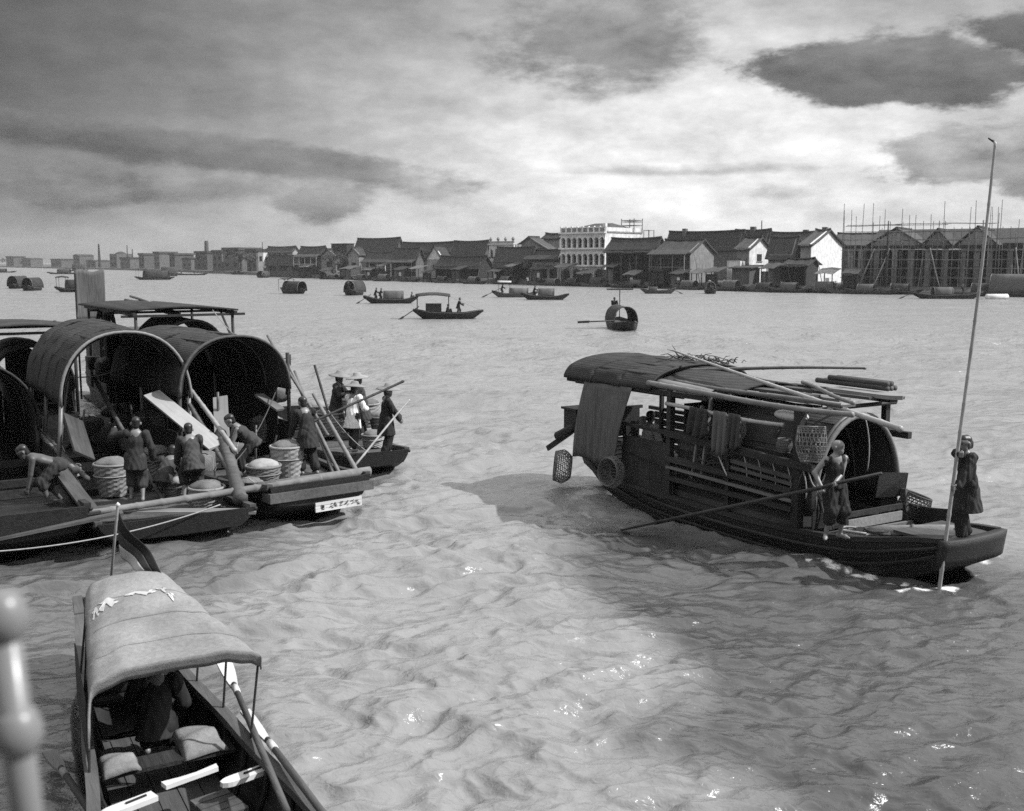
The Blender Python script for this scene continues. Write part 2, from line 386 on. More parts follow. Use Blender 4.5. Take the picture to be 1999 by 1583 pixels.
def waves(X, Y):
    Z = np.zeros_like(X); r = np.hypot(X, Y); crest = np.zeros_like(X)
    wx = X + .5 * perlin(X * .35, Y * .35, 91) + .12 * perlin(X * 1.3, Y * 1.3, 94); wy = Y + .5 * perlin(X * .35 + 9, Y * .35, 92) + .12 * perlin(X * 1.3 + 5, Y * 1.3, 95)
    gust = .8 + .7 * perlin(X * .13, Y * .19, 93); sl = slick_shade(X, Y)
    for i, (L, ang, amp, ridge) in enumerate([(6.5, -6, .020, 0), (3.1, 14, .034, 0), (1.9, -26, .048, 1), (1.25, 24, .072, 1), (.8, -16, .12, 1), (.5, 30, .19, 1), (.32, -26, .23, 1), (.21, 10, .20, 1), (.13, -12, .08, 1)]):
        a = R(ang); u = (wx * math.cos(a) + wy * math.sin(a)) / (L * 1.7); v = (-wx * math.sin(a) + wy * math.cos(a)) / L
        n = perlin(u + 7 * i, v + 3 * i, 20 + i)
        if ridge:
            rg = (.26 - np.abs(n)) * 1.3; crest += np.clip(rg - .16, 0, 1) * (5 if L < 1 else 2.2) * np.clip(n + .2, 0, 1) * 2; n = .55 * n + .62 * rg
        fade = np.clip(1.5 - r / (L * 80), 0, 1)
        cut = 1 - sl * (.40 if L < 1.1 else .2)
        Z += L * amp * n * fade * gust * cut * (1 + (np.clip(r / 40, 0, 1.6) * .7 if L > 1.5 else 0))
    crest = np.clip(crest * gust - .35, 0, 1) * (1 - .85 * sl) * np.clip(1.3 - r / 45, 0, 1)
    return Z * 1.9, crest
def build_water():
    nr, nc = 1000, 880
    d = 1 / np.linspace(1 / 6.2, 1 / 95.0, nr)
    ang = np.linspace(R(-40), R(40), nc)
    X = np.outer(d, np.tan(ang)); Y = np.repeat(d[:, None], nc, 1)
    Z, crest = waves(X, Y)
    edge = np.clip((95 - Y) / 25, 0, 1); Z *= edge
    foam_glint = crest * .42  # glints along the wave crests, painted pale through this mask
    for (bx, by, th, x0, x1, hb) in FOOT:
        c, s = math.cos(th), math.sin(th); lx = (X - bx) * c + (Y - by) * s; ly = -(X - bx) * s + (Y - by) * c
        tt = (lx - x0) / (x1 - x0); taper = np.clip(np.sin(np.clip(tt, 0, 1) * PI), 0, 1) ** .35
        ins = np.clip(np.minimum(np.minimum(lx - x0, x1 - lx), hb * taper - np.abs(ly)) / .18, 0, 1)
        Z = Z * (1 - ins) - .22 * ins
    for (fx, fy, fr, st) in FOAM:
        q = np.exp(-((X - fx) ** 2 + (Y - fy) ** 2) / (fr * fr)); foam_glint = np.maximum(foam_glint, st * q); Z += .02 * st * q * perlin(X * 6, Y * 6, 55)
    vs = np.stack([X, Y, Z], -1).reshape(-1, 3)
    idx = np.arange(nr * nc).reshape(nr, nc)
    fs = np.stack([idx[:-1, :-1], idx[:-1, 1:], idx[1:, 1:], idx[1:, :-1]], -1).reshape(-1, 4)
    # the rest of the river: large quads round the fine sheet
    def row(y): return [(-6000, y, 0), (6000, y, 0)]
    far = []
    n0 = len(vs); ext = []
    last = idx[-1]
    m = 60
    ys = [95 * (1.09 ** k) for k in range(1, 50)]
    cols = np.tan(np.linspace(R(-40), R(40), m))
    ext_v = []; ext_f = []
    base = [tuple(vs[last[int(round(j * (nc - 1) / (m - 1)))]]) for j in range(m)]
    rows = [base] + [[(y * c, y, 0.0) for c in cols] for y in ys]
    for r_ in rows: ext_v += r_
    for i in range(len(rows) - 1):
        for j in range(m - 1): ext_f.append((n0 + i * m + j, n0 + i * m + j + 1, n0 + (i + 1) * m + j + 1, n0 + (i + 1) * m + j))
    k = n0 + len(ext_v)
    T = math.tan(R(40)); yl = ys[-1]
    side = [(-T * 6.2, 6.2, 0), (-T * yl, yl, 0), (-T * yl - 200, -60, 0), (-T * 6.2, -60, 0), (T * 6.2, 6.2, 0), (T * yl, yl, 0), (T * yl + 200, -60, 0), (T * 6.2, -60, 0)]
    ext_f += [(k, k + 1, k + 2, k + 3), (k + 4, k + 7, k + 6, k + 5), (k, k + 3, k + 7, k + 4)]
    ext_v += side
    me = bpy.data.meshes.new('river_water')
    V = np.vstack([vs, np.array(ext_v)]); FS = np.vstack([fs, np.array(ext_f)])
    me.vertices.add(len(V)); me.vertices.foreach_set('co', V.astype(np.float32).ravel())
    me.loops.add(FS.size); me.loops.foreach_set('vertex_index', FS.astype(np.int32).ravel())
    me.polygons.add(len(FS)); me.polygons.foreach_set('loop_start', np.arange(0, FS.size, 4, dtype=np.int32))
    me.update(calc_edges=True); me.validate()
    me.polygons.foreach_set('use_smooth', [True] * len(me.polygons))
    a = me.attributes.new('slick_shade', 'FLOAT', 'POINT')
    a.data.foreach_set('value', np.concatenate([slick_shade(X, Y).ravel(), np.zeros(len(ext_v))]).astype(np.float32))
    a = me.attributes.new('foam_glint', 'FLOAT', 'POINT')
    a.data.foreach_set('value', np.concatenate([foam_glint.ravel(), np.zeros(len(ext_v))]).astype(np.float32))
    me.materials.append(water_material())
    o = bpy.data.objects.new('river_water', me); COL.objects.link(o); o['kind'] = 'structure'
# ------------------------------------------------------------------ the far bank and its town
BANK = [(-900, 516.5), (-300, 518.5), (0, 521.5), (250, 527.5), (480, 536), (620, 543.5), (850, 551), (1100, 557), (1300, 563), (1500, 569), (1640, 572), (2000, 578), (2500, 586)]
def bank_row(px):
    for (a, ya), (b, yb) in zip(BANK, BANK[1:]):
        if px <= b: return ya + (yb - ya) * (px - a) / (b - a)
    return BANK[-1][1]
def bank_pt(px, back=0.0):
    p = at_z(px, bank_row(px), 0); d = math.hypot(p.x, p.y); k = 1 + back / d
    return Vector((p.x * k, p.y * k, 0))
GZ = 1.1
def build_bank():
    edge = [bank_pt(px) for px in range(-900, 2501, 50)]
    n = len(edge); vs = []
    for p in edge:
        d = Vector((p.x, p.y, 0)).normalized()
        for off, z in ((-.6, -.5), (.6, .35), (2.2, GZ), (9, GZ + .1), (900, 2.0)):
            q = p + d * off; vs.append((q.x, q.y, z))
    fs = [(i * 5 + j, (i + 1) * 5 + j, (i + 1) * 5 + j + 1, i * 5 + j + 1) for i in range(n - 1) for j in range(4)]
    o = MB().add(vs, fs).build('river_bank', earth_m); o['kind'] = 'structure'
build_bank()

def solve(C, d, px):
    """distance s so that C + d*s projects to column px"""
    lo, hi = 0.0, 200.0
    k = (px - CX) / F
    # x = k * depth ; depth = y*cos - (z-CAMH)*sin
    c, s = math.cos(PIT), math.sin(PIT); dep = C.y * c - (C.z - CAMH) * s
    den = d.x - k * d.y * c
    return (k * dep - C.x) / den if abs(den) > 1e-6 else 8.0
def z_of(px, py, P):
    return at_y(px, py, P.y).z

def wall_panel(W, H, ops, th=.25):
    """slab in x 0..W, z 0..H, front at y=0, with rectangular openings (x0,x1,z0,z1)"""
    xs = sorted(set([0, W] + [a for o in ops for a in o[:2]])); zs = sorted(set([0, H] + [a for o in ops for a in o[2:4]]))
    mb = MB()
    for x0, x1 in zip(xs, xs[1:]):
        run = None
        for z0, z1 in zip(zs, zs[1:]):
            cx, cz = (x0 + x1) / 2, (z0 + z1) / 2
            solid = not any(o[0] < cx < o[1] and o[2] < cz < o[3] for o in ops)
            if solid: run = [z0, z1] if run is None else [run[0], z1]
            if (not solid or z1 == zs[-1]) and run is not None:
                mb.box(((x0 + x1) / 2, th / 2, (run[0] + run[1]) / 2), (x1 - x0, th, run[1] - run[0])); run = None
    return mb

def place(px0, pxc, px1, back, alpha):
    """corner between the river front and the right-hand side wall"""
    C = bank_pt(pxc, back); al = R(alpha)
    t = Vector((math.cos(al), -math.sin(al), 0)); n = Vector((math.sin(al), math.cos(al), 0))
    W = abs(solve(C, -t, px0)); D = abs(solve(C, n, px1)) if px1 > pxc + 1 else 9.0
    return C, al, max(W, 1.5), max(min(D, 30), 3.0)

def roof(root, kind, W, D, ze, zr, m=None, over=.5):
    m = m or tile_m; mb = MB(); th = .22
    x0, x1, y0, y1 = -W - over, over, -over, D + over
    if kind == 'gx':            # ridge along the front
        ym = D / 2
        for a, b in ((y0, ym), (y1, ym)):
            s = 1 if a < b else -1; lo = ze - over * (zr - ze) / (D / 2)
            mb2 = MB().sheet(lambda u, v: (x0 + (x1 - x0) * u, a + (b - a) * v, lo + (zr - lo) * v - .16 * math.sin(PI * u) - .12 * math.sin(PI * v) + .05 * math.sin(u * 17 + W * 3) + .04 * math.sin(u * 41 + v * 5)), 14, 4, th)
            mb2.build('roof_slope', m, root)
        MB().tube([(x0 + (x1 - x0) * k / 8, ym, zr + .10 - .16 * math.sin(PI * k / 8) + .12 * (abs(k - 4) / 4) ** 3) for k in range(9)], .2, 6).build('ridge', m, root)
        g = MB()
        for x in (-.12,): g.add([(x - .12, 0, ze), (x - .12, D, ze), (x - .12, ym, zr - .1), (x + .12, 0, ze), (x + .12, D, ze), (x + .12, ym, zr - .1)], [(0, 1, 2), (3, 5, 4), (0, 3, 4, 1), (1, 4, 5, 2), (2, 5, 3, 0)])
        return g
    if kind == 'gy':            # gable towards the river
        xm = -W / 2
        for a, b in ((x0, xm), (x1, xm)):
            lo = ze - over * (zr - ze) / (W / 2)
            MB().sheet(lambda u, v: (a + (b - a) * v, y0 + (y1 - y0) * u, lo + (zr - lo) * v - .12 * math.sin(PI * v) + .05 * math.sin(u * 13 + W * 3) + .04 * math.sin(v * 9 + W)), 8, 5, th)  .build('roof_slope', tile_y if m is tile_m else m, root)
        MB().bar((xm, y0, zr + .12), (xm, y1, zr + .12), .4, .35).build('ridge', m, root)
        g = MB()
        for y in (.12,): g.prism([(-W, ze), (0, ze), (xm, zr - .1)], y - .12, y + .12)
        return g
    if kind == 'hip':
        k = min(W, D) * .35; a = Vector((-W + k, D / 2, zr)); b = Vector((-k, D / 2, zr))
        c = [(x0, y0, ze), (x1, y0, ze), (x1, y1, ze), (x0, y1, ze), tuple(a), tuple(b)]
        MB().add(c + [(x0, y0, ze - .2), (x1, y0, ze - .2), (x1, y1, ze - .2), (x0, y1, ze - .2)],
                 [(0, 1, 5, 4), (1, 2, 5), (2, 3, 4, 5), (3, 0, 4), (6, 7, 1, 0), (7, 8, 2, 1), (8, 9, 3, 2), (9, 6, 0, 3), (9, 8, 7, 6)]).build('roof', m, root)
        return None
    if kind == 'shed':          # falls towards the river
        MB().sheet(lambda u, v: (x0 + (x1 - x0) * u, y0 + (y1 - y0) * v, ze + (zr - ze) * v), 1, 1, th).build('roof', m, root)
        return None
    if kind == 'flat':
        MB().box((-W / 2, D / 2, ze + .1), (W + .4, D + .4, .2)).build('roof', m, root)
        return None

def house(name, label, px0, pxc, px1, ye, yr, kind='gx', back=4, alpha=45, wall=brick_g, side=None, rm=None, win=(), swin=(), cat='house', veranda=None, yb=None, open_front=False, group=None, post_m=None, chimney=None):
    """ye, yr: photo rows of eave and ridge at the corner; win: (u0,u1,h0,h1) as shares of the front wall"""
    C, al, W, D = place(px0, pxc, px1, back, alpha)
    ze = z_of(pxc, ye, C); zr = z_of(pxc, yr, C); zb = GZ if yb is None else max(GZ, z_of(pxc, yb, C) - 1)
    root = thing(name, label, cat, (C.x, C.y, 0), -al, group)
    H = ze - zb; zb0 = zb - 1.5
    ops = [(a * W, b * W, (c * H + zb - zb0), (d * H + zb - zb0)) for a, b, c, d in win]
    f = (wall_panel(W, ze - zb0, ops) if not open_front else MB().box((W / 2, .12, ze - zb0 - .25), (W, .24, .5))).build('front_wall', wall, root); f.location = (-W, 0, zb0)
    for a, b, c, d in ops:
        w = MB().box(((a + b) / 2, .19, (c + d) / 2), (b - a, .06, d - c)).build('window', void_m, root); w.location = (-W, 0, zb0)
        if (b - a) > .5:
            fr = MB(); fr.box((a + .06, .10, (c + d) / 2), (.12, .09, d - c)); fr.box((b - .06, .10, (c + d) / 2), (.12, .09, d - c)); fr.box(((a + b) / 2, .10, d - .06), (b - a - .24, .09, .12)); fr.box(((a + b) / 2, .10, (c + d) / 2), (.07, .09, d - c - .24))
            q = fr.build('frame', post_m or board_m, w); 
    sops = [(a * D, b * D, c * H + zb - zb0, d * H + zb - zb0) for a, b, c, d in swin]
    s = wall_panel(D - .25, ze - zb0, sops).build('side_wall', side or wall, root); s.rotation_euler = (0, 0, PI / 2); s.location = (0, .25, zb0)
    for a, b, c, d in sops:
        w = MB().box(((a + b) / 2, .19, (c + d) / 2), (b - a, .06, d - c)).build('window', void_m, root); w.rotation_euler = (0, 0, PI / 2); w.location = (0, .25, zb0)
        MB().box(((a + b) / 2, -.05, c - .08), (b - a + .3, .16, .14)).build('sill', plaster_g, w)
    MB().box((-W + .12, D / 2, (ze + zb0) / 2), (.24, D - .5, ze - zb0)).build('side_wall', wall, root)
    MB().box((-W / 2, D - .12, (ze + zb0) / 2), (W - .5, .24, ze - zb0)).build('back_wall', wall, root)
    if open_front:
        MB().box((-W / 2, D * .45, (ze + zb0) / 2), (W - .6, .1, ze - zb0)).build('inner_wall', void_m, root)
        k = max(2, int(W / 3.2))
        for i in range(k + 1): MB().box((-W + .15 + (W - .3) * i / k, .12, (ze + zb0) / 2 - .26), (.22, .22, ze - zb0 - .52)).build('post', post_m or timber, root)
    g = roof(root, kind, W, D, ze, zr, rm)
    if g: g.build('gable', side or wall, root)
    if veranda:
        vz0, vz1, dep = veranda; z0 = zb + vz0 * H; z1 = zb + vz1 * H
        MB().box((-W / 2, -dep / 2 - .01, z0), (W, dep, .18)).build('balcony_floor', timber, root)
        k = max(2, int(W / 2.6))
        for i in range(k + 1): MB().box((-W + .1 + (W - .2) * i / k, -dep + .1, (z0 + z1) / 2 + .1), (.15, .15, z1 - z0 - .02)).build('veranda_post', post_m or board_m, root)
        MB().box((-W / 2, -dep + .1, z0 + .95), (W - .04, .06, .09)).build('rail', post_m or board_m, root)
        MB().sheet(lambda u, v: (-W - .3 + (W + .6) * u, -dep - .4 + (dep + .3) * v, z1 - .1 + (.9) * v), 1, 1, .15).build('veranda_roof', rm or tile_m, root)
        for i in range(k + 1): MB().box((-W + .1 + (W - .2) * i / k, -dep + .1, (z0 + GZ - 2) / 2 - .1), (.15, .15, z0 - GZ + 1.8)).build('stilt', timber, root)
    if chimney:
        for (u, v, w_, h_) in chimney: MB().box((-W * u, D * v, zr + h_ / 2 - 1.0), (w_, w_, h_ + 1)).build('chimney', brick_g, root)
    return root, C, W, D, ze, zr

def arch_bay(w, H, pier, spring, rise, y0, th, n=12, pointed=False):
    """one bay: piers either side and the wall over a round arch; x 0..w, z 0..H"""
    mb = MB()
    mb.box((pier / 2, y0 + th / 2, spring / 2), (pier, th, spring)); mb.box((w - pier / 2, y0 + th / 2, spring / 2), (pier, th, spring))
    a, b = pier, w - pier; c = (a + b) / 2; r = (b - a) / 2
    top = []
    for i in range(n + 1):
        q = PI - PI * i / n; top.append((c + r * math.cos(q), spring + rise * math.sin(q)))
    for (x0, z0), (x1, z1) in zip(top, top[1:]):
        mb.add([(x0, y0, z0), (x1, y0, z1), (x1, y0, H), (x0, y0, H), (x0, y0 + th, z0), (x1, y0 + th, z1), (x1, y0 + th, H), (x0, y0 + th, H)],
               [(0, 1, 2, 3), (5, 4, 7, 6), (0, 4, 5, 1), (3, 2, 6, 7)])
    for x0, x1 in ((0, a), (b, w)): mb.box(((x0 + x1) / 2, y0 + th / 2, (spring + H) / 2), (x1 - x0, th, H - spring))
    return mb

def arcade_building():
    C, al, W, D = place(1094, 1180, 1252, 6, 42)
    Z = lambda py: z_of(1180, py, C)
    root = thing('arcade_building', 'tall white three storey building with rows of round arches and a tiled roof', 'building', (C.x, C.y, 0), -al)
    lv = [(Z(551), Z(517), 4, True), (Z(517), Z(483), 8, False), (Z(483), Z(452), 8, False)]
    for z0, z1, n, ground in lv:
        w = W / n; H = z1 - z0 - .35
        for i in range(n):
            p = w * (.13 if not ground else .09)
            spring = H * (.55 if not ground else .5)
            o = arch_bay(w, H, p, spring, min(w / 2 - p, H * .36), 0, .5).build('arch', plaster_w, root, smooth=False); o.location = (-W + i * w, 0, z0)
            rim = MB(); c = w / 2; r = w / 2 - p
            pts = [(c + (r + .05) * math.cos(PI - PI * k / 12), -.06, spring + min(r, H * .36) * math.sin(PI - PI * k / 12) + .06) for k in range(13)]
            rim.tube(pts, .10, 5).build('arch_moulding', plaster_w, o)
            if not ground:
                MB().box((w / 2, .12, .85), (w - 2 * p - .02, .1, .10)).build('balustrade', plaster_g, o)
        MB().box((-W / 2, -.12, z1 - .17), (W + .5, .9, .33)).build('string_course', plaster_w, root)
        MB().box((-W / 2, 2.6, (z0 + z1) / 2), (W - .3, .2, z1 - z0 - .02)).build('gallery_wall', plaster_g, root)
        MB().box((-W / 2, 1.55, z0 + .05), (W - .2, 1.8, .12)).build('gallery_floor', timber, root)
        for i in range(n):
            w_ = MB().box((-W + (i + .5) * w, 2.44, z0 + H * .4), (w * .42, .1, H * .62)).build('door', void_m, root)
    zt = Z(452); zp = Z(443)
    MB().box((-W / 2, .2, (zt + zp) / 2 - .05), (W + .1, .3, zp - zt - .1)).build('parapet', plaster_g, root)
    MB().box((-W / 2, .2, zp), (W + .3, .5, .2)).build('parapet_coping', plaster_w, root)
    for k in range(9): MB().box((-W + W * k / 8, .17, (zt + zp) / 2 + .1), (.35, .42, zp - zt + .35)).build('parapet_pier', plaster_w, root)
    z0 = GZ - 1.5
    s = wall_panel(D - .6, zp - z0, [(D * .78, D * .9, zt - 3.2 - z0, zt - 1.5 - z0)]).build('side_wall', plaster_w, root); s.rotation_euler = (0, 0, PI / 2); s.location = (0, .55, z0)
    MB().box((.06, D / 2 + .3, zt), (.22, D - .7, .3)).build('side_cornice', plaster_g, root)
    MB().box((-W + .15, D / 2 + .3, (zp + z0) / 2), (.3, D - .8, zp - z0)).build('side_wall', plaster_g, root)
    MB().box((-W / 2, D - .15, (zp + z0) / 2), (W - .8, .3, zp - z0)).build('back_wall', plaster_g, root)
    zr = Z(433)
    k = 3.2
    MB().add([(-W + .5, 1.2, zp - .4), (-.4, 1.2, zp - .4), (-.4, D - .4, zp - .4), (-W + .5, D - .4, zp - .4), (-W + k + 1, D * .5, zr), (-k, D * .5, zr)],
             [(0, 1, 5, 4), (1, 2, 5), (2, 3, 4, 5), (3, 0, 4), (3, 2, 1, 0)]).build('roof', tile_m, root)
    MB().box((-.25, .3, zp + .35), (.7, .7, .9)).build('corner_pier', plaster_w, root)
    # timber drying frame on the roof and a bamboo stage at the side
    fr = thing('roof_frame', 'open timber lookout frame standing on the roof of the arcaded building', 'frame', (C.x, C.y, 0), -al)
    px = [(-3.2, D * .75), (.2, D * .75), (.2, D * .98), (-3.2, D * .98)]
    zA, zB = zp - 1.0, Z(427)
    for x, y in px: MB().tube([(x, y, zA), (x, y, zB + .4)], .09, 6).build('post', board_m, fr)
    for z in (zA + 1.6, zA + 2.4, zB):
        for (a, b), (c, d) in zip(px, px[1:] + px[:1]): MB().tube([(a, b, z), (c, d, z)], .07, 6).build('rail', board_m, fr)
    st = thing('bamboo_stage', 'narrow bamboo stage against the far end of the arcaded building', 'scaffold', (C.x, C.y, 0), -al)
    qx = [(.3, D + .2), (1.6, D + .2), (1.6, D + 2.2), (.3, D + 2.2)]
    for x, y in qx: MB().tube([(x, y, GZ), (x, y, Z(446))], .08, 6).build('pole', bamboo_m, st)
    for z in np.linspace(GZ + 3, Z(447), 5):
        for (a, b), (c, d) in zip(qx, qx[1:] + qx[:1]): MB().tube([(a, b, z), (c, d, z)], .06, 5).build('crossbar', bamboo_m, st)
arcade_building()

def small_arcade():
    C, al, W, D = place(955, 1003, 1010, 16, 40)
    Z = lambda py: z_of(1003, py, C)
    root = thing('arcade_house', 'pale two storey house front with pointed arches and a parapet of urns', 'house', (C.x, C.y, 0), -al)
    z0, z1 = Z(512), Z(477)
    n = 5; w = W / n
    for i in range(n):
        o = arch_bay(w, z1 - z0, w * .17, (z1 - z0) * .5, (z1 - z0) * .28, 0, .4).build('arch', plaster_w, root); o.location = (-W + i * w, 0, z0)
        MB().box((w / 2, .15, .9), (w * .64, .1, .12)).build('balustrade', plaster_g, o)
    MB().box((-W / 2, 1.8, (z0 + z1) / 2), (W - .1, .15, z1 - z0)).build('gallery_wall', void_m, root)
    MB().box((-W / 2, .0, z1 + .12), (W + .4, .8, .24)).build('cornice', plaster_w, root)
    MB().box((-W / 2, .2, (z1 + Z(470)) / 2 + .1), (W, .25, Z(470) - z1 - .26)).build('parapet', plaster_g, root)
    for k in range(4): MB().lathe([(.22, 0), (.42, .5), (.16, .9), (.1, 1.0)], 8).build('urn', plaster_g, root).location = (-W * (.95 - .3 * k), .2, Z(470))
    MB().box((-W / 2, .2, (GZ + z0) / 2 - .5), (W, .4, z0 - GZ + .98)).build('lower_wall', plaster_g, root)
    MB().box((-W / 2, D / 2 + 1, (GZ + z1) / 2), (W - .3, D, z1 - GZ)).build('rear_wall', plaster_g, root)
small_arcade()

# ---- houses, from the far left end to the scaffold on the right (a front window is (u0,u1,h0,h1))
V3 = [(.08, .28, .3, .8), (.4, .6, .3, .8), (.72, .92, .3, .8)]
V2 = [(.12, .4, .35, .8), (.6, .88, .35, .8)]
house('tower_house', 'slim white tower house with a flagpole at the bend of the bank', 505, 515, 524, 492, 486, 'flat', 3, 40, plaster_w, win=[(.2, .8, .55, .8)], swin=[(.2, .7, .5, .75)])
house('terrace_house', 'long pale house with a row of small windows behind the white tower', 520, 572, 582, 490, 481, 'gx', 40, 40, plaster_g, win=[(.1 + .2 * i, .2 + .2 * i, .7, .9) for i in range(4)])
house('low_house', 'long dark roofed house low on the bank beside the white tower', 520, 590, 604, 513, 498, 'gx', 4, 42, board_m, rm=tile_m, win=V3)
house('veranda_house', 'dark roofed house with a white posted veranda left of the great roof', 583, 628, 640, 494, 481, 'gx', 12, 42, brick_g, veranda=(.35, .85, 2.0), post_m=plaster_w, win=V2)
house('gable_house', 'small house with a pale gable just left of the dark block', 628, 656, 662, 499, 486, 'gy', 14, 42, plaster_g, win=[(.35, .65, .4, .7)])
house('dark_block', 'dark flat topped block standing above the roofs left of the great roof', 648, 678, 690, 476, 473, 'flat', 22, 42, timber, win=V2, cat='building')
house('round_gable_house', 'narrow house with a pale round shouldered gable against the great roof', 680, 702, 706, 496, 483, 'gy', 16, 42, plaster_g, win=[(.3, .7, .3, .6)])
house('great_hall', 'great dark hall with the tallest sweeping roof on the left of town', 690, 770, 792, 494, 464, 'gx', 30, 42, brick_g, cat='hall')
house('white_post_house', 'house with a white doorway and veranda in front of the great roof', 715, 762, 775, 506, 492, 'gx', 8, 42, brick_g, veranda=(.3, .85, 1.8), post_m=plaster_w, win=V2)
house('brick_house', 'dark brick house with a low tiled roof right of the white doorway house', 765, 812, 826, 504, 484, 'gx', 9, 42, brick_g, veranda=(.3, .8, 1.6), win=V2)
house('long_roof_house', 'broad dark house whose long level ridge runs right from the great hall', 780, 880, 900, 488, 472, 'gx', 34, 42, brick_g)
house('stepped_gable_house', 'white house with a stepped gable in the middle of the left row', 833, 866, 882, 506, 480, 'gy', 10, 42, plaster_g, side=plaster_w, win=[(.35, .65, .4, .68)])
house('tile_house', 'dark house with a broad tiled slope behind the waterside shed', 882, 944, 956, 496, 470, 'gx', 22, 42, brick_g, rm=tile_m)
house('waterside_shed', 'long low dark boat shed with a gable end right on the water', 850, 935, 962, 520, 500, 'gx', 3, 42, timber, open_front=True, cat='shed')
house('lime_house', 'little white walled house tucked below the pale arched front', 934, 958, 964, 503, 495, 'flat', 10, 42, plaster_w, win=[(.3, .75, .35, .7)])
house('grey_gable_house', 'tall grey house with a wide gable left of the arcaded building', 1002, 1068, 1080, 484, 462, 'gy', 24, 42, brick_g, side=plaster_g)
house('slab_house', 'blank grey wall of a tall house touching the arcaded building', 1060, 1092, 1100, 462, 455, 'gx', 34, 42, plaster_g)
house('stilt_house', 'dark stilt house with a drooping roof below the wide grey gable', 965, 1034, 1046, 512, 482, 'gx', 3, 42, timber, open_front=True)
house('shutter_house', 'white fronted house with large grey shutters left of the round arches', 1032, 1090, 1096, 504, 487, 'gx', 5, 42, plaster_w, veranda=(.62, .98, 1.6), post_m=board_m, win=[(.12, .62, .05, .5), (.7, .95, .05, .5)])
house('prop_house', 'long dark house propped with poles right of the round arches', 1182, 1272, 1300, 487, 464, 'gx', 4, 40, timber, open_front=True, post_m=board_m)
house('balcony_house', 'dark house with a railed balcony and a pale grey gable end', 1276, 1345, 1392, 492, 467, 'gx', 4, 38, timber, side=plaster_g, veranda=(.35, .95, 2.0), win=V3, post_m=grey_wood)
house('rear_row_house', 'broad tiled house rising behind the balcony house', 1300, 1440, 1455, 480, 450, 'gx', 34, 38, brick_g, chimney=[(.8, .5, .9, 1.2)])
house('white_gable_house', 'white house with one small window in its tall gable', 1437, 1460, 1500, 483, 462, 'gx', 8, 38, plaster_g, side=plaster_w, swin=[(.35, .6, .62, .82)])
house('tall_roof_house', 'tall tiled house with a stepped ridge behind the white gable', 1430, 1492, 1505, 472, 448, 'gx', 40, 38, brick_g, chimney=[(.5, .5, 1.0, 1.2)])
house('ruined_wall_house', 'pale patched house with broken plaster right of the white gable', 1498, 1545, 1560, 496, 462, 'gx', 10, 36, plaster_g, win=[(.6, .8, .4, .65)])
house('grey_roof_house', 'wide grey roofed house behind the patched plaster house', 1490, 1580, 1600, 478, 452, 'gx', 44, 36, brick_g, chimney=[(.25, .6, 1.0, 1.0)])
house('bright_wall_house', 'house with a large bright white side wall left of the scaffold', 1560, 1580, 1642, 476, 446, 'gx', 10, 34, plaster_g, side=plaster_w, chimney=[(.3, .5, .9, 1.0)])
house('back_ridge_house', 'long tiled house behind the scaffold with its ridge level', 1600, 1700, 1760, 478, 452, 'gx', 44, 32, brick_g)
house('waterside_hut', 'dark thatched hut with an open front below the bright white wall', 1528, 1572, 1596, 516, 505, 'gx', 2, 34, timber, open_front=True, cat='hut')
house('board_hut', 'small hut walled with bright white boards at the water edge', 1418, 1444, 1452, 507, 504, 'flat', 5, 38, plaster_w)
house('plank_fence_hut', 'grey plank hut standing in front of the white gable house', 1428, 1462, 1482, 522, 517, 'shed', 3, 38, board_m)
house('reed_hut', 'reed walled hut in front of the patched plaster house', 1500, 1524, 1534, 520, 516, 'shed', 3, 36, reed_m)
house('corner_hall', 'dark hall with a high hipped roof at the right end of town', 1890, 1985, 2060, 462, 441, 'hip', 46, 30, timber, cat='hall')
house('end_house', 'dark tiled house filling the right edge behind the scaffold', 1950, 2080, 2140, 472, 456, 'gx', 26, 30, brick_g)

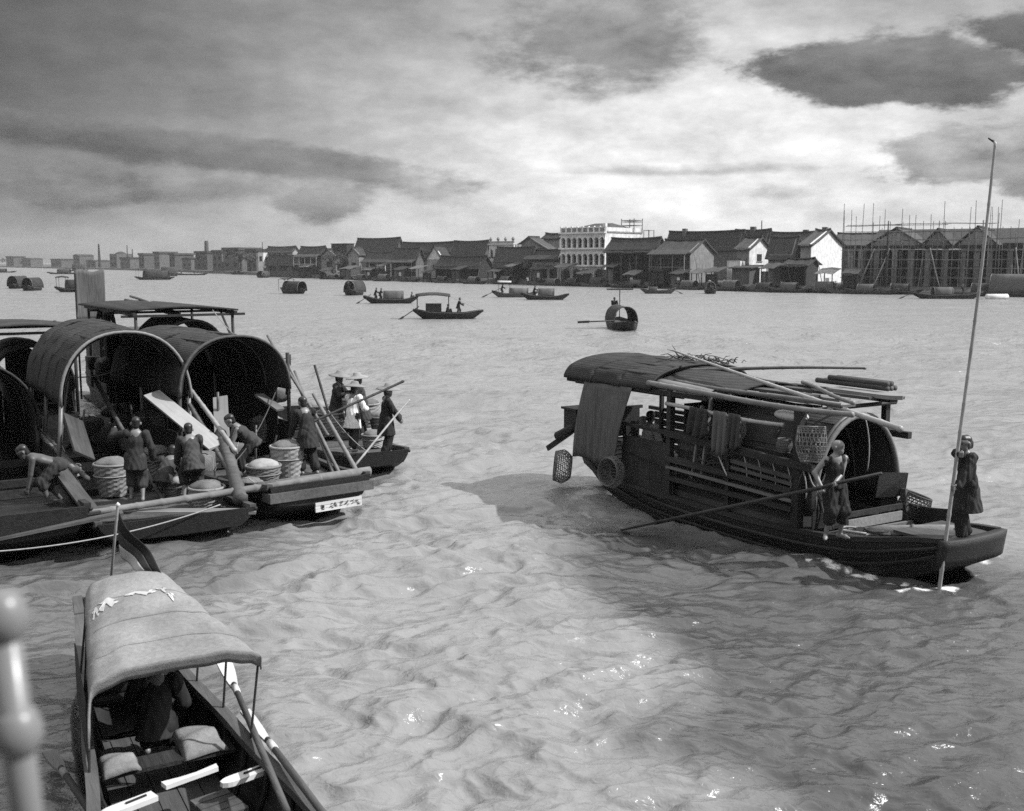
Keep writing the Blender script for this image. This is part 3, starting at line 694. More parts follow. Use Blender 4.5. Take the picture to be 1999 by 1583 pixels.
def columns_hall():
    """the long unfinished hall: columns, beam and three gables inside a bamboo scaffold"""
    C, al, W, D = place(1648, 2010, 2060, 6, 30)
    Z = lambda py: z_of(2010, py, C)
    root = thing('market_hall', 'unfinished waterside hall with a row of pale columns and three grey gables', 'hall', (C.x, C.y, 0), -al)
    t = Vector((math.cos(al), -math.sin(al), 0))
    z0 = GZ - 1; zc = 7.1; 
    def u(px): return -W + abs(solve(bank_pt(1, 0), t, px)) if False else -abs(solve(C, -t, px))
    for px in (1658, 1677, 1708, 1743, 1775, 1807, 1842, 1876, 1903, 1928, 1967):
        x = u(px)
        c = MB().box((x, .3, (z0 + zc) / 2), (.75, .75, zc - z0)).build('column', plaster_g, root)
        MB().box((x, .3, zc - .2), (1.0, 1.0, .3)).build('capital', plaster_g, c)
        MB().box((x, .3, GZ + .3), (.95, .95, .5)).build('base', plaster_g, c)
    MB().box((-W / 2, .3, zc + .3), (W, .9, .58)).build('beam', timber, root)
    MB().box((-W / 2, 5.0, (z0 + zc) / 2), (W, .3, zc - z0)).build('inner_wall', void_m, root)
    MB().box((-W / 2, 3.0, zc + .45), (W, 5.0, .25)).build('floor_slab', timber, root)
    for a, b, top in ((1690, 1797, 10.3), (1797, 1850, 10.0), (1862, 1940, 10.3)):
        xa, xb = u(a), u(b); xm = (xa + xb) / 2
        MB().prism([(xa, zc + .6), (xb, zc + .6), (xm, top)], 1.0, 1.3).build('gable', plaster_g, root)
        for s in (xa - .3, xb + .3):
            MB().sheet(lambda p, v: (s + (xm - s) * v, .7 + 13 * p, zc + .55 + (top + .25 - zc - .55) * v), 1, 1, .2).build('roof_slope', tile_m, root)
        MB().bar((xm, .7, top + .3), (xm, 13.7, top + .3), .4, .3).build('ridge', tile_m, root)
    MB().sheet(lambda p, v: (-W + 2 + (W - 4) * p, 8 + 8 * v, zc + 1 + 2.6 * v), 1, 1, .2).build('rear_roof', tile_m, root)
    # bamboo scaffold: uprights and ledgers, each a pole of its own
    sc = thing('bamboo_scaffold', 'tall bamboo scaffold of thin uprights before the unfinished hall', 'scaffold', (C.x, C.y, 0), -al)
    g = random.Random(5); k = 0
    x = u(1646)
    while x < u(2008):
        for y in (-1.6, -.5):
            k += 1
            h = g.choice([9.5, 10.5, 11.5, 12.5, 13.5, 14.5]) if g.random() < .75 else 8
            dx = g.uniform(-.25, .35)
            bamboo((x + g.uniform(-.2, .2), y, GZ - 1.5), (x + dx, y + g.uniform(-.1, .1), h), .075, .045, 0, 1.2, 5, k).build('upright', bamboo_m, sc, True)
        x += g.uniform(.75, 1.25)
    for z in (2.6, 4.0, 5.4, 7.0, 8.6, 9.9, 11.0):
        xs = [-W, -W * .66, -W * .33, 0]
        if z > 9.5: xs = [-W * .98, -W * .7, -W * .45, -W * .2]
        for a, b in zip(xs, xs[1:]):
            if z > 9.5 and g.random() < .25: continue
            for y in (-1.65, -.45): bamboo((a - .4, y, z + g.uniform(-.15, .15)), (b + .4, y, z + g.uniform(-.15, .15)), .05, .05, 0, 1.2, 5, int(z * 10 + b)).build('ledger', bamboo_m, sc, True)
    for a, b, c, d in ((1682, 548, 1708, 492), (1710, 545, 1737, 490), (1838, 545, 1815, 512), (1992, 548, 1980, 500)):
        P = at_y(a, b, C.y + 3); Q = at_y(c, d, C.y + 3)
        bamboo((u(a), -2.2, GZ), (u(c), -1.8, 7.2), .1, .08, 0, 1.2, 6, a).build('brace', pale_bamboo, sc, True)
    mast = MB().tube([(u(1732), -2.0, GZ - 1), (u(1733), -2.0, 11.6)], [.16, .09], 7)
    m = mast.build('mast', dark_wood); tag(m, 'dark ship mast standing before the leftmost gable of the hall', 'mast'); m.location = (C.x, C.y, 0); m.rotation_euler = (0, 0, -al)
columns_hall()

def pole(px, y0, y1, back, r, label, name='mast', cat='mast', m=timber):
    P = bank_pt(px, back); zt = at_y(px, y0, P.y).z
    o = MB().tube([(0, 0, 0), (0, 0, zt * .5), (0, 0, zt)], [r, r * .8, r * .5], 7).build(name, m); o.location = (P.x, P.y, 0); tag(o, label, cat)
pole(1483, 430, 480, 30, .18, 'thin dark mast rising over the white gable house')
pole(514, 472, 490, 5, .25, 'flagpole on top of the slim white tower house', 'flagpole', 'pole')
pole(195, 476, 525, 20, 1.1, 'tallest dark mast on the far left shore')
pole(250, 478, 525, 40, .5, 'hair thin mast right of the tallest far mast')
pole(260, 486, 525, 40, .5, 'shorter thin mast beside the hair thin one')
P_ = bank_pt(405, 60)
ch = MB().lathe([(1.6, 0), (1.25, 12), (1.0, 25)], 10).build('factory_chimney', brick_g); ch.location = (P_.x, P_.y, 0); tag(ch, 'factory chimney over the pale block on the left skyline', 'chimney')
ch.scale.z = at_y(405, 470, P_.y).z / 25
# far left blocks, each its own building in the haze
FARB = [(20, 500, 26, 'low', 'grey'), (52, 503, 30, 'a', 'dark'), (110, 505, 34, 'b', 'dark'), (150, 496, 20, 'c', 'pale'), (178, 507, 30, 'd', 'dark'), (222, 492, 22, 'e', 'dark'), (245, 502, 30, 'f', 'dark'), (277, 494, 16, 'g', 'dark'), (307, 491, 16, 'h', 'dark'), (337, 494, 16, 'i', 'dark'), (365, 502, 26, 'j', 'dark'), (394, 490, 34, 'k', 'pale'), (425, 488, 26, 'l', 'pale'), (452, 483, 44, 'm', 'pale'), (492, 486, 26, 'n', 'dark')]
FDESC = ['low block at the left edge of the far shore', 'long low warehouse second along the far left shore', 'dull low block before the steamer smoke on the far shore', 'pale gabled building left of the tallest far mast', 'low dark block just left of the tallest far mast', 'dark dome topped block right of the tallest far mast', 'long dark block under the hair thin masts', 'first of three equal flat blocks on the skyline', 'middle and tallest of three equal flat blocks', 'last of three equal flat blocks before the chimney', 'low dark building between the flat blocks and the chimney', 'pale block directly under the factory chimney', 'pale flat block right of the factory chimney', 'large pale hazy building with rows of windows before the bend', 'dark leafy house against the slim white tower']
for i, ((px, yt, w, _, tone), ds) in enumerate(zip(FARB, FDESC)):
    P = bank_pt(px, 12 + 9 * (i % 3)); zt = at_y(px, yt, P.y).z; Wm = w / F * P.y * 1.1
    root = thing('shore_block', ds, 'building', (P.x, P.y, 0), -R(38), 'blocks on the far left shore')
    m = {'dark': brick_g, 'grey': brick_g, 'pale': brick_g}[tone]
    MB().box((0, 6, zt * .45), (Wm, 12, zt * .9)).build('wall', m, root)
    if i in (1, 3, 4, 10): MB().prism([(-Wm / 2 - .5, zt * .9), (Wm / 2 + .5, zt * .9), (0, zt)], -.6, 12.6).build('roof', tile_m, root)
    elif i == 5: MB().lathe([(Wm * .42, zt * .9), (Wm * .36, zt * .96), (Wm * .2, zt * 1.01), (.2, zt * 1.04)], 12, (0, 6, 0)).build('dome', tile_m, root)
    else: MB().box((0, 6, zt * .95), (Wm + 1, 13, zt * .1)).build('roof', tile_m, root)
    k = max(2, int(Wm / 5)); 
    for j in range(k):
        for zz in ((.35, .65) if zt > 9 else (.5,)): MB().box((-Wm / 2 + Wm * (j + .5) / k, -.02, zt * zz), (Wm / k * .4, .2, zt * .13)).build('window', void_m, root)

def tree(px, py, rad_px, back, label, seed, squash=.8):
    P = bank_pt(px, back); s = rad_px / F * P.y; zt = at_y(px, py, P.y).z; zc = max(zt - s * squash, s * .6)
    root = thing('tree', label, 'tree', (P.x, P.y, 0), 0, 'trees among the houses')
    g = random.Random(seed); nr = np.random.default_rng(seed)
    tr = MB().tube([(0, 0, 0), (s * .05, 0, zc * .5), (0, s * .04, zc)], [s * .12 + .1, s * .09 + .08, s * .04], 7)
    for a in range(5):
        an = a * 1.3 + seed; tr.tube([(0, 0, zc * .6), (math.cos(an) * s * .3, math.sin(an) * s * .3, zc * .85), (math.cos(an) * s * .6, math.sin(an) * s * .6, zc + s * .2)], [s * .06, s * .04, s * .015], 5)
    tr.build('trunk', timber, root)
    mb = MB(); cl = [(nr.normal(size=3) * [.45, .45, .35 * squash]) * s for _ in range(16)]
    for c in cl:
        rr = s * g.uniform(.22, .42)
        for _ in range(60):
            d = nr.normal(size=3); d /= np.linalg.norm(d); q = c + d * rr * nr.random() ** .33; q[2] = q[2] * squash + zc
            a = Vector(nr.normal(size=3)).normalized(); b = a.orthogonal().normalized(); z = s * g.uniform(.05, .10)
            o = Vector(q); mb.add([o - a * z, o + b * z * .6, o + a * z, o - b * z * .6], [(0, 1, 2, 3)])
    mb.build('crown', leaf_m, root)
tree(490, 486, 20, 14, 'dark tree at the left end of the town row', 1)
tree(470, 484, 22, 30, 'broad pale hazed tree left of the slim white tower', 2, .6)
tree(648, 490, 14, 8, 'small dark tree beside the pale gable house', 3)
tree(668, 488, 20, 12, 'dark bushy tree in front of the dark flat block', 4, 1.1)
tree(535, 477, 14, 44, 'treetop showing above the long pale house', 5, .6)
tree(28, 497, 20, 60, 'pale treetop on the far left skyline', 6, .6)
tree(60, 500, 16, 60, 'low treetop beside the pale one on the far left', 8, .6)

# lean-tos, stages and awnings crowding the water's edge
LT = [(533, 22, 'below the long dark roofed house', 0), (566, 18, 'below the long pale house, right part', 1), (606, 22, 'below the left end of the veranda house', 2), (645, 20, 'below the small tree', 0), (690, 24, 'left below the great hall', 1), (728, 20, 'below the white doorway house, left', 2), (756, 18, 'below the white doorway house, right', 0), (792, 22, 'below the brick house', 1), (826, 20, 'below the stepped gable, left', 2), (846, 18, 'beside the boat shed, left end', 0), (905, 16, 'before the boat shed doors', 1), (975, 22, 'left of the stilt house', 2), (1010, 18, 'right below the stilt house', 0), (1060, 20, 'before the grey shutters', 1), (1112, 24, 'under the left round arches', 2), (1150, 22, 'under the right round arches', 0), (1200, 22, 'before the left props', 1), (1240, 20, 'before the right props', 2), (1300, 24, 'under the balcony, left', 0), (1335, 20, 'under the balcony, right', 1), (1372, 18, 'at the grey gable foot', 2), (1405, 20, 'left of the bright board hut', 0), (1510, 18, 'right of the reed hut', 1), (1620, 24, 'before the bright white wall', 2), (1665, 20, 'at the left scaffold foot', 0)]
for i, (px, w, where, kd) in enumerate(LT):
    gg = random.Random(i + 40); P = bank_pt(px, 1.8); al = R(42 if px < 1450 else 32); Wm = w / F * P.y * 1.25; zt = gg.uniform(2.6, 4.2)
    root = thing('lean_to', ('dark lean-to shed ', 'grey plank lean-to ', 'patched awning on poles ')[kd] + where, ('shed', 'shed', 'awning')[kd], (P.x, P.y, 0), -al + R(gg.uniform(-6, 6)), 'lean-tos along the water edge')
    dp = gg.uniform(2, 3.2); n_ = 3
    for k in range(n_): MB().box((-Wm / 2 + Wm * k / (n_ - 1), -dp, zt / 2 - .5), (.14, .14, zt + .8)).build('stilt', timber, root)
    if kd < 2:
        for k in range(4): MB().box((-Wm / 2 + Wm * (k + .5) / 4, -dp + .12, zt * .55), (Wm / 4 - .03, .06, zt * .6)).build('wall_board', (timber, board_m)[kd], root)
        MB().box((0, -dp / 2, .95), (Wm, dp, .1)).build('floor', timber, root)
    MB().sheet(lambda u, v: (-Wm / 2 - .3 + (Wm + .6) * u, -dp - .5 + (dp + .9) * v, zt - .1 + .9 * v + .08 * math.sin(7 * u + i)), 6, 2, .07).build('roof', (tile_m, matting, sack_m)[kd] if i % 4 else reed_m, root)
    if i % 2: MB().box((Wm * .2, -dp - .1, zt * .6), (Wm * .25, .04, zt * .3)).build('hanging_cloth', pale_cloth if i % 3 else dark_cloth, root)

# haze: far things fade
def build_haze():
    x0, x1, y0, y1, z0, z1 = -1300, 900, -80, 1900, -2.0, 45.0
    o = MB().box(((x0 + x1) / 2, (y0 + y1) / 2, (z0 + z1) / 2), (x1 - x0, y1 - y0, z1 - z0)).build('haze', None); o['kind'] = 'stuff'; o['label'] = 'thin river haze in the air'
    m = bpy.data.materials.new('haze air'); m.use_nodes = True; t = NT(m.node_tree); t.n.clear()
    out = t.node('ShaderNodeOutputMaterial'); v = t.node('ShaderNodeVolumePrincipled')
    v.inputs['Color'].default_value = (.9, .9, .9, 1); v.inputs['Density'].default_value = .00018; v.inputs['Anisotropy'].default_value = .2
    t.l.new(v.outputs[0], out.inputs['Volume']); o.data.materials.append(m)
# ------------------------------------------------------------------ people: one skinned surface from a distance field
def surface_nets(D, org, h):
    ins = D < 0
    S = [slice(None, -1), slice(1, None)]
    c = sum(ins[S[a], S[b], S[e]].astype(np.int8) for a in (0, 1) for b in (0, 1) for e in (0, 1))
    act = (c > 0) & (c < 8)
    ci = np.argwhere(act); idx = -np.ones(act.shape, np.int64); idx[act] = np.arange(len(ci))
    corner = {(a, b, e): D[S[a], S[b], S[e]][act] for a in (0, 1) for b in (0, 1) for e in (0, 1)}
    pos = np.zeros((len(ci), 3)); cnt = np.zeros(len(ci))
    for a in corner:
        for ax in range(3):
            if a[ax] == 0:
                b = tuple(1 if i == ax else a[i] for i in range(3))
                va, vb = corner[a], corner[b]; x = (va < 0) != (vb < 0)
                t = np.where(x, va / np.where(x, va - vb, 1), 0)
                p = np.array(a, float)[None, :].repeat(len(ci), 0); p[:, ax] += t
                pos += p * x[:, None]; cnt += x
    V = np.array(org) + (ci + pos / np.maximum(cnt, 1)[:, None]) * h
    Fs = []
    for ax in range(3):
        o1, o2 = [(1, 2), (2, 0), (0, 1)][ax]
        sl0 = [slice(None)] * 3; sl1 = [slice(None)] * 3; sl0[ax] = slice(None, -1); sl1[ax] = slice(1, None)
        A = ins[tuple(sl0)]; B = ins[tuple(sl1)]; e = np.argwhere(A != B)
        ok = (e[:, o1] >= 1) & (e[:, o2] >= 1) & (e[:, o1] < D.shape[o1] - 1) & (e[:, o2] < D.shape[o2] - 1); e = e[ok]
        if not len(e): continue
        q = []
        for d1, d2 in ((-1, -1), (0, -1), (0, 0), (-1, 0)):
            k = e.copy(); k[:, o1] += d1; k[:, o2] += d2; q.append(idx[k[:, 0], k[:, 1], k[:, 2]])
        q = np.stack(q, 1); fl = A[e[:, 0], e[:, 1], e[:, 2]]
        q[~fl] = q[~fl][:, ::-1]; Fs.append(q)
    return V, np.vstack(Fs)
def sdf_mesh(name, prims, h, k=.02, cut=None, wob=0.0, wl=.12):
    """prims: (a, b, ra, rb[, squash]) round cones; a smooth union of them"""
    A = np.array([p[0] for p in prims]); B = np.array([p[1] for p in prims]); rm = np.array([max(p[2], p[3]) for p in prims])
    lo = np.minimum(A, B).min(0) - rm.max() - .04; hi = np.maximum(A, B).max(0) + rm.max() + .04
    n = np.ceil((hi - lo) / h).astype(int) + 1
    D = np.full(n, .08, np.float32); ax = [lo[i] + h * np.arange(n[i]) for i in range(3)]
    for p in prims:
        a = np.array(p[0], float); b = np.array(p[1], float); ra, rb = p[2], p[3]; m = max(ra, rb) + k + .02
        sl = []
        for i in range(3):
            i0 = max(0, int((min(a[i], b[i]) - m - lo[i]) / h)); i1 = min(n[i], int((max(a[i], b[i]) + m - lo[i]) / h) + 2); sl.append(slice(i0, i1))
        X = ax[0][sl[0]][:, None, None]; Y = ax[1][sl[1]][None, :, None]; Z = ax[2][sl[2]][None, None, :]
        d = b - a; L2 = max(d @ d, 1e-9)
        px, py, pz = X - a[0], Y - a[1], Z - a[2]
        t = np.clip((px * d[0] + py * d[1] + pz * d[2]) / L2, 0, 1)
        qx, qy, qz = px - t * d[0], py - t * d[1], pz - t * d[2]
        if len(p) > 4:      # flatten across an axis: (axis vector, factor)
            v, f = np.array(p[4][0], float), p[4][1]; v /= np.linalg.norm(v)
            s = (qx * v[0] + qy * v[1] + qz * v[2]); qx, qy, qz = qx + v[0] * s * (f - 1), qy + v[1] * s * (f - 1), qz + v[2] * s * (f - 1)
        dist = np.sqrt(qx * qx + qy * qy + qz * qz) - (ra + (rb - ra) * t)
        cur = D[sl[0], sl[1], sl[2]]; hh = np.clip(.5 + .5 * (cur - dist) / k, 0, 1)
        D[sl[0], sl[1], sl[2]] = cur * (1 - hh) + dist * hh - k * hh * (1 - hh)
    X, Y, Z = ax[0][:, None, None], ax[1][None, :, None], ax[2][None, None, :]
    if wob: D = D + wob * (np.sin(X * 2 * PI / wl + 2.1 * np.sin(Z * 7)) * np.sin(Y * 2 * PI / wl + 1.3 + 2 * np.sin(Z * 5)) + .5 * np.sin((X + Y) * 31 + Z * 9))
    if cut is not None:
        for (pt, nv) in cut:
            nv = np.array(nv, float); nv /= np.linalg.norm(nv); D = np.maximum(D, (X - pt[0]) * nv[0] + (Y - pt[1]) * nv[1] + (Z - pt[2]) * nv[2])
    D[0] = D[-1] = .05; D[:, 0] = D[:, -1] = .05; D[:, :, 0] = D[:, :, -1] = .05
    V, Q = surface_nets(D, lo, h)
    me = bpy.data.meshes.new(name); me.vertices.add(len(V)); me.vertices.foreach_set('co', V.astype(np.float32).ravel())
    me.loops.add(Q.size); me.loops.foreach_set('vertex_index', Q.astype(np.int32).ravel())
    me.polygons.add(len(Q)); me.polygons.foreach_set('loop_start', np.arange(0, Q.size, 4, dtype=np.int32))
    me.update(calc_edges=True); me.polygons.foreach_set('use_smooth', [True] * len(Q))
    return me
def ik(a, c, l1, l2, pole):
    a = Vector(a); c = Vector(c); d = c - a; L = min(d.length, (l1 + l2) * .999); d.normalize(); c = a + d * L
    x = (l1 * l1 - l2 * l2 + L * L) / (2 * L); hgt = math.sqrt(max(l1 * l1 - x * x, 0))
    p = Vector(pole); p = p - d * p.dot(d); p.normalize()
    return a + d * x + p * hgt, c
class Pose:
    def __init__(s, **k): s.__dict__.update(k)
def person(label, loc, rz, pelvis=(0, 0, .86), lean=(0, 0), feet=((.02, .1, 0), (.02, -.1, 0)), hands=((.15, .3, .8), (.15, -.3, .8)), look=(1, 0, 0), head_tilt=0.0, knee=(1, 0, 0), elbow=((-.6, .5, -.4), (-.6, -.5, -.4)),
           top=dark_cloth, top_kind='jacket', sleeve=1.0, hem=.28, legs=dark_cloth, leg_len=.85, hat=None, hair='short', h=.016, scale=1.0, grip=None, group=None, skin=None, feet_dir=None, legw=1.0):
    """faces +x; z=0 is what the feet stand on; lean = (forward, sideways) of the spine in metres at the shoulders"""
    V = Vector; skin = skin or skin_m
    P = V(pelvis); up = V((lean[0], lean[1], 0)); up.z = math.sqrt(max(.50 ** 2 - up.length_squared, .01)); up.normalize()
    fw = V((1, 0, 0)); fw = (fw - up * fw.dot(up)).normalized() if abs(up.x) < .98 else V((0, 0, -1)); lf = up.cross(fw).normalized()
    chest = P + up * .30; neck = P + up * .50; 
    lk = V(look).normalized(); hu = (up + V((0, 0, 1.4))).normalized(); hu = (hu - lk * hu.dot(lk) * .6 + lf * head_tilt).normalized()
    head = neck + hu * .135 + lk * .03
    sh = [neck - up * .055 + lf * .175, neck - up * .055 - lf * .175]; hp = [P + lf * .085, P - lf * .085]
    el = []; hd = []
    for i in (0, 1):
        e, w = ik(sh[i], hands[i], .285, .25, elbow[i]); el.append(e); hd.append(w)
    kn = []; ft = []
    for i in (0, 1):
        kz, w = ik(hp[i], V(feet[i]) + V((-.02, 0, .075)), .41, .40, knee); kn.append(kz); ft.append(w)
    body = []
    body += [(P - up * .02, chest, .13, .135, (fw, 1.35)), (chest, neck - up * .08, .135, .12, (fw, 1.3)), (neck - up * .06, head, .055, .05)]
    hl = hu.cross(lk).normalized()
    body += [(head + hu * .025 - lk * .018, head + hu * .03 + lk * .012, .088, .086, (hl, 1.1)), (head + lk * .035 - hu * .055, head + lk * .045 - hu * .075, .058, .046), (head + lk * .075 - hu * .03, head + lk * .09 - hu * .005, .02, .013)]
    body += [(head + lk * .07 + hu * .035 + hl * .035, head + lk * .07 + hu * .035 - hl * .035, .024, .024), (head + lk * .078 - hu * .058 + hl * .018, head + lk * .078 - hu * .058 - hl * .018, .014, .014)]
    for s_ in (1, -1): body.append((head + hl * .088 * s_ - lk * .01 + hu * .01, head + hl * .09 * s_ - lk * .012 - hu * .025, .02, .014))
    for i in (0, 1):
        body += [(sh[i], el[i], .056, .042), (el[i], hd[i], .042, .029), (hp[i], kn[i], .088, .058), (kn[i], kn[i].lerp(ft[i], .4), .054, .05), (kn[i].lerp(ft[i], .4), ft[i], .052, .034)]
        fd = V(feet_dir[i]) if feet_dir else fw.copy(); fd.z = 0; fd.normalize(); g0 = V((ft[i].x, ft[i].y, V(feet[i]).z))
        body += [(g0 + V((0, 0, .035)) - fd * .045, g0 + V((0, 0, .03)) + fd * .10, .036, .034, ((0, 0, 1), 1.0)), (g0 + V((0, 0, .03)) + fd * .10, g0 + V((0, 0, .02)) + fd * .165, .036, .02)]
        # hand: palm and five fingers, curled round the held pole when grip says so
        dv = (hd[i] - el[i]).normalized()
        if grip and grip[i] is not None:
            ga = V(grip[i]).normalized(); side = dv.cross(ga); side = side.normalized() if side.length > .1 else dv.orthogonal().normalized()
            out = ga.cross(side).normalized()
            if out.dot(dv) < 0: out = -out
            pc = hd[i] + out * .05 + side * .0; palm_n = side
            body.append((hd[i], pc, .028, .032, (palm_n, 1.5)))
            for q in range(4):
                o = pc + ga * (.033 - .022 * q) + side * .012
                a1 = o + out * .03 + side * .012; a2 = a1 - side * .038 + out * .012; a3 = a2 - out * .035
                body += [(o, a1, .0105, .010), (a1, a2, .010, .0095), (a2, a3, .0095, .0085)]
            o = hd[i] + out * .02; body += [(o, o + ga * .05 + out * .02 - side * .01, .014, .011), (o + ga * .05 + out * .02 - side * .01, o + ga * .045 + out * .05 - side * .03, .011, .009)]
        else:
            sgn = 1 if i == 0 else -1
            pn = lf * sgn; gd = dv.cross(pn); gd = gd.normalized() if gd.length > .1 else fw
            pc = hd[i] + dv * .06; body.append((hd[i] + dv * .01, pc, .028, .034, (pn, 1.7)))
            for q, ln in enumerate((.065, .075, .07, .055)):
                o = pc + gd * (.03 - .02 * q) + dv * .015; m1 = o + dv * ln * .5 - pn * .004; m2 = o + dv * ln * .85 - pn * .02
                body += [(o, m1, .0105, .0095), (m1, m2, .0095, .008)]
            o = hd[i] + gd * .022 + dv * .015; body += [(o, o + gd * .03 + dv * .035, .013, .011), (o + gd * .03 + dv * .035, o + gd * .028 + dv * .068, .011, .009)]
    T3 = lambda v: (v.x, v.y, v.z)
    fixp = lambda L_: [tuple([T3(q[0]), T3(q[1]), q[2], q[3]] + ([(tuple(q[4][0]), q[4][1])] if len(q) > 4 else [])) for q in L_]
    root = link('person', sdf_mesh('person_body', fixp(body), h, .018), skin)
    tag(root, label, 'person', group); root.location = loc; root.rotation_euler = (0, 0, rz); root.scale = (scale,) * 3
    if h < .012:      # brows, eyes and mouth of the two nearest figures
        for s_ in (1, -1):
            e = head + lk * .082 + hu * .014 + hl * .030 * s_
            link('eye', sdf_mesh('eye', fixp([(e - hl * .008, e + hl * .008, .007, .007)]), .004, .004), hair_m, root)
            b_ = head + lk * .090 + hu * .034 + hl * .032 * s_
            link('brow', sdf_mesh('brow', fixp([(b_ - hl * .015, b_ + hl * .015, .006, .005)]), .004, .004), hair_m, root)
        m_ = head + lk * .093 - hu * .056
        link('mouth', sdf_mesh('mouth', fixp([(m_ - hl * .018, m_ + hl * .018, .005, .005)]), .004, .004), hair_m, root)
    # trousers
    if legs is not None:
        tr = [(P - up * .03, P + up * .10, .145, .128, (fw, 1.25))]
        for i in (0, 1):
            tr.append((hp[i], kn[i], .108 * legw, .088 * legw))
            if leg_len > .5: tr.append((kn[i], kn[i].lerp(ft[i], (leg_len - .5) * 2), .088 * legw, .082 * legw))
        link('trousers', sdf_mesh('trousers', fixp(tr), h * 1.1, .03, None, .009, .09), legs, root)
        if leg_len < .95 and leg_len > .5:
            pass
    if top is not None:
        tp = [(P + up * .02, chest, .150, .152, (fw, 1.25)), (chest, neck - up * .12, .152, .11, (fw, 1.25)), (neck - up * .04, sh[0] - up * .03, .045, .068), (neck - up * .04, sh[1] - up * .03, .045, .068)]
        dn = (up * .55 + V((0, 0, .45))).normalized()
        tp.append((P + up * .06, P - dn * (hem + .1), .160, .20 + hem * .14, (fw, 1.08)))
        cuts = [(T3(P - dn * hem), T3(-dn))]
        link('jacket' if top_kind == 'jacket' else top_kind, sdf_mesh('torso_cloth', fixp(tp), h * 1.1, .035, cuts, .010, .11), top, root)
        if sleeve > 0:
            for i in (0, 1):
                sl = [(sh[i] - up * .0, el[i], .080, .068)]
                if sleeve > .5: sl.append((el[i], el[i].lerp(hd[i], (sleeve - .5) * 2), .067, .064))
                link('sleeve', sdf_mesh('sleeve', fixp(sl), h, .03, None, .008, .08), top, root)
    if hair and hat != 'cap':
        hh = [(head + hu * .052 - lk * .028, head + hu * .058 + lk * .012, .083, .078, (hl, 1.08)), (head - lk * .045 + hu * .045, head - lk * .045 - hu * .05, .080, .062, (hl, 1.0))]
        if hair == 'bun': hh += [(head - lk * .115 - hu * .0, head - lk * .12 - hu * .055, .048, .042)]
        if hair != 'bald': link('hair', sdf_mesh('hair', fixp(hh), h * .8, .02), hair_m, root)
    if hat == 'straw':
        mb = MB(); pr = [(.30, .0), (.285, .018), (.20, .045), (.11, .075), (.085, .135), (.05, .15), (.0, .155)]
        inn = [(r_, z - .012) for r_, z in pr[::-1]]; mb.lathe(inn[1:] [:0] + pr + [(.001, .14)], 20, (0, 0, 0), .012)
        o = mb.build('straw_hat', straw_m, root, True); o.location = head + hu * .06; o.rotation_euler = hu.to_track_quat('Z', 'Y').to_euler()
    elif hat == 'cone':
        o = MB().lathe([(.25, 0), (.22, .03), (.12, .10), (.02, .17), (.001, .172)], 18, (0, 0, 0), .01).build('straw_hat', straw_m, root, True); o.location = head + hu * .055; o.rotation_euler = hu.to_track_quat('Z', 'Y').to_euler()
    root['hands'] = [list(hd[0]), list(hd[1])]
    return root
def local_dir(world_pt, loc, rz):
    return Matrix.Rotation(-rz, 3, 'Z') @ (Vector(world_pt) - Vector(loc))
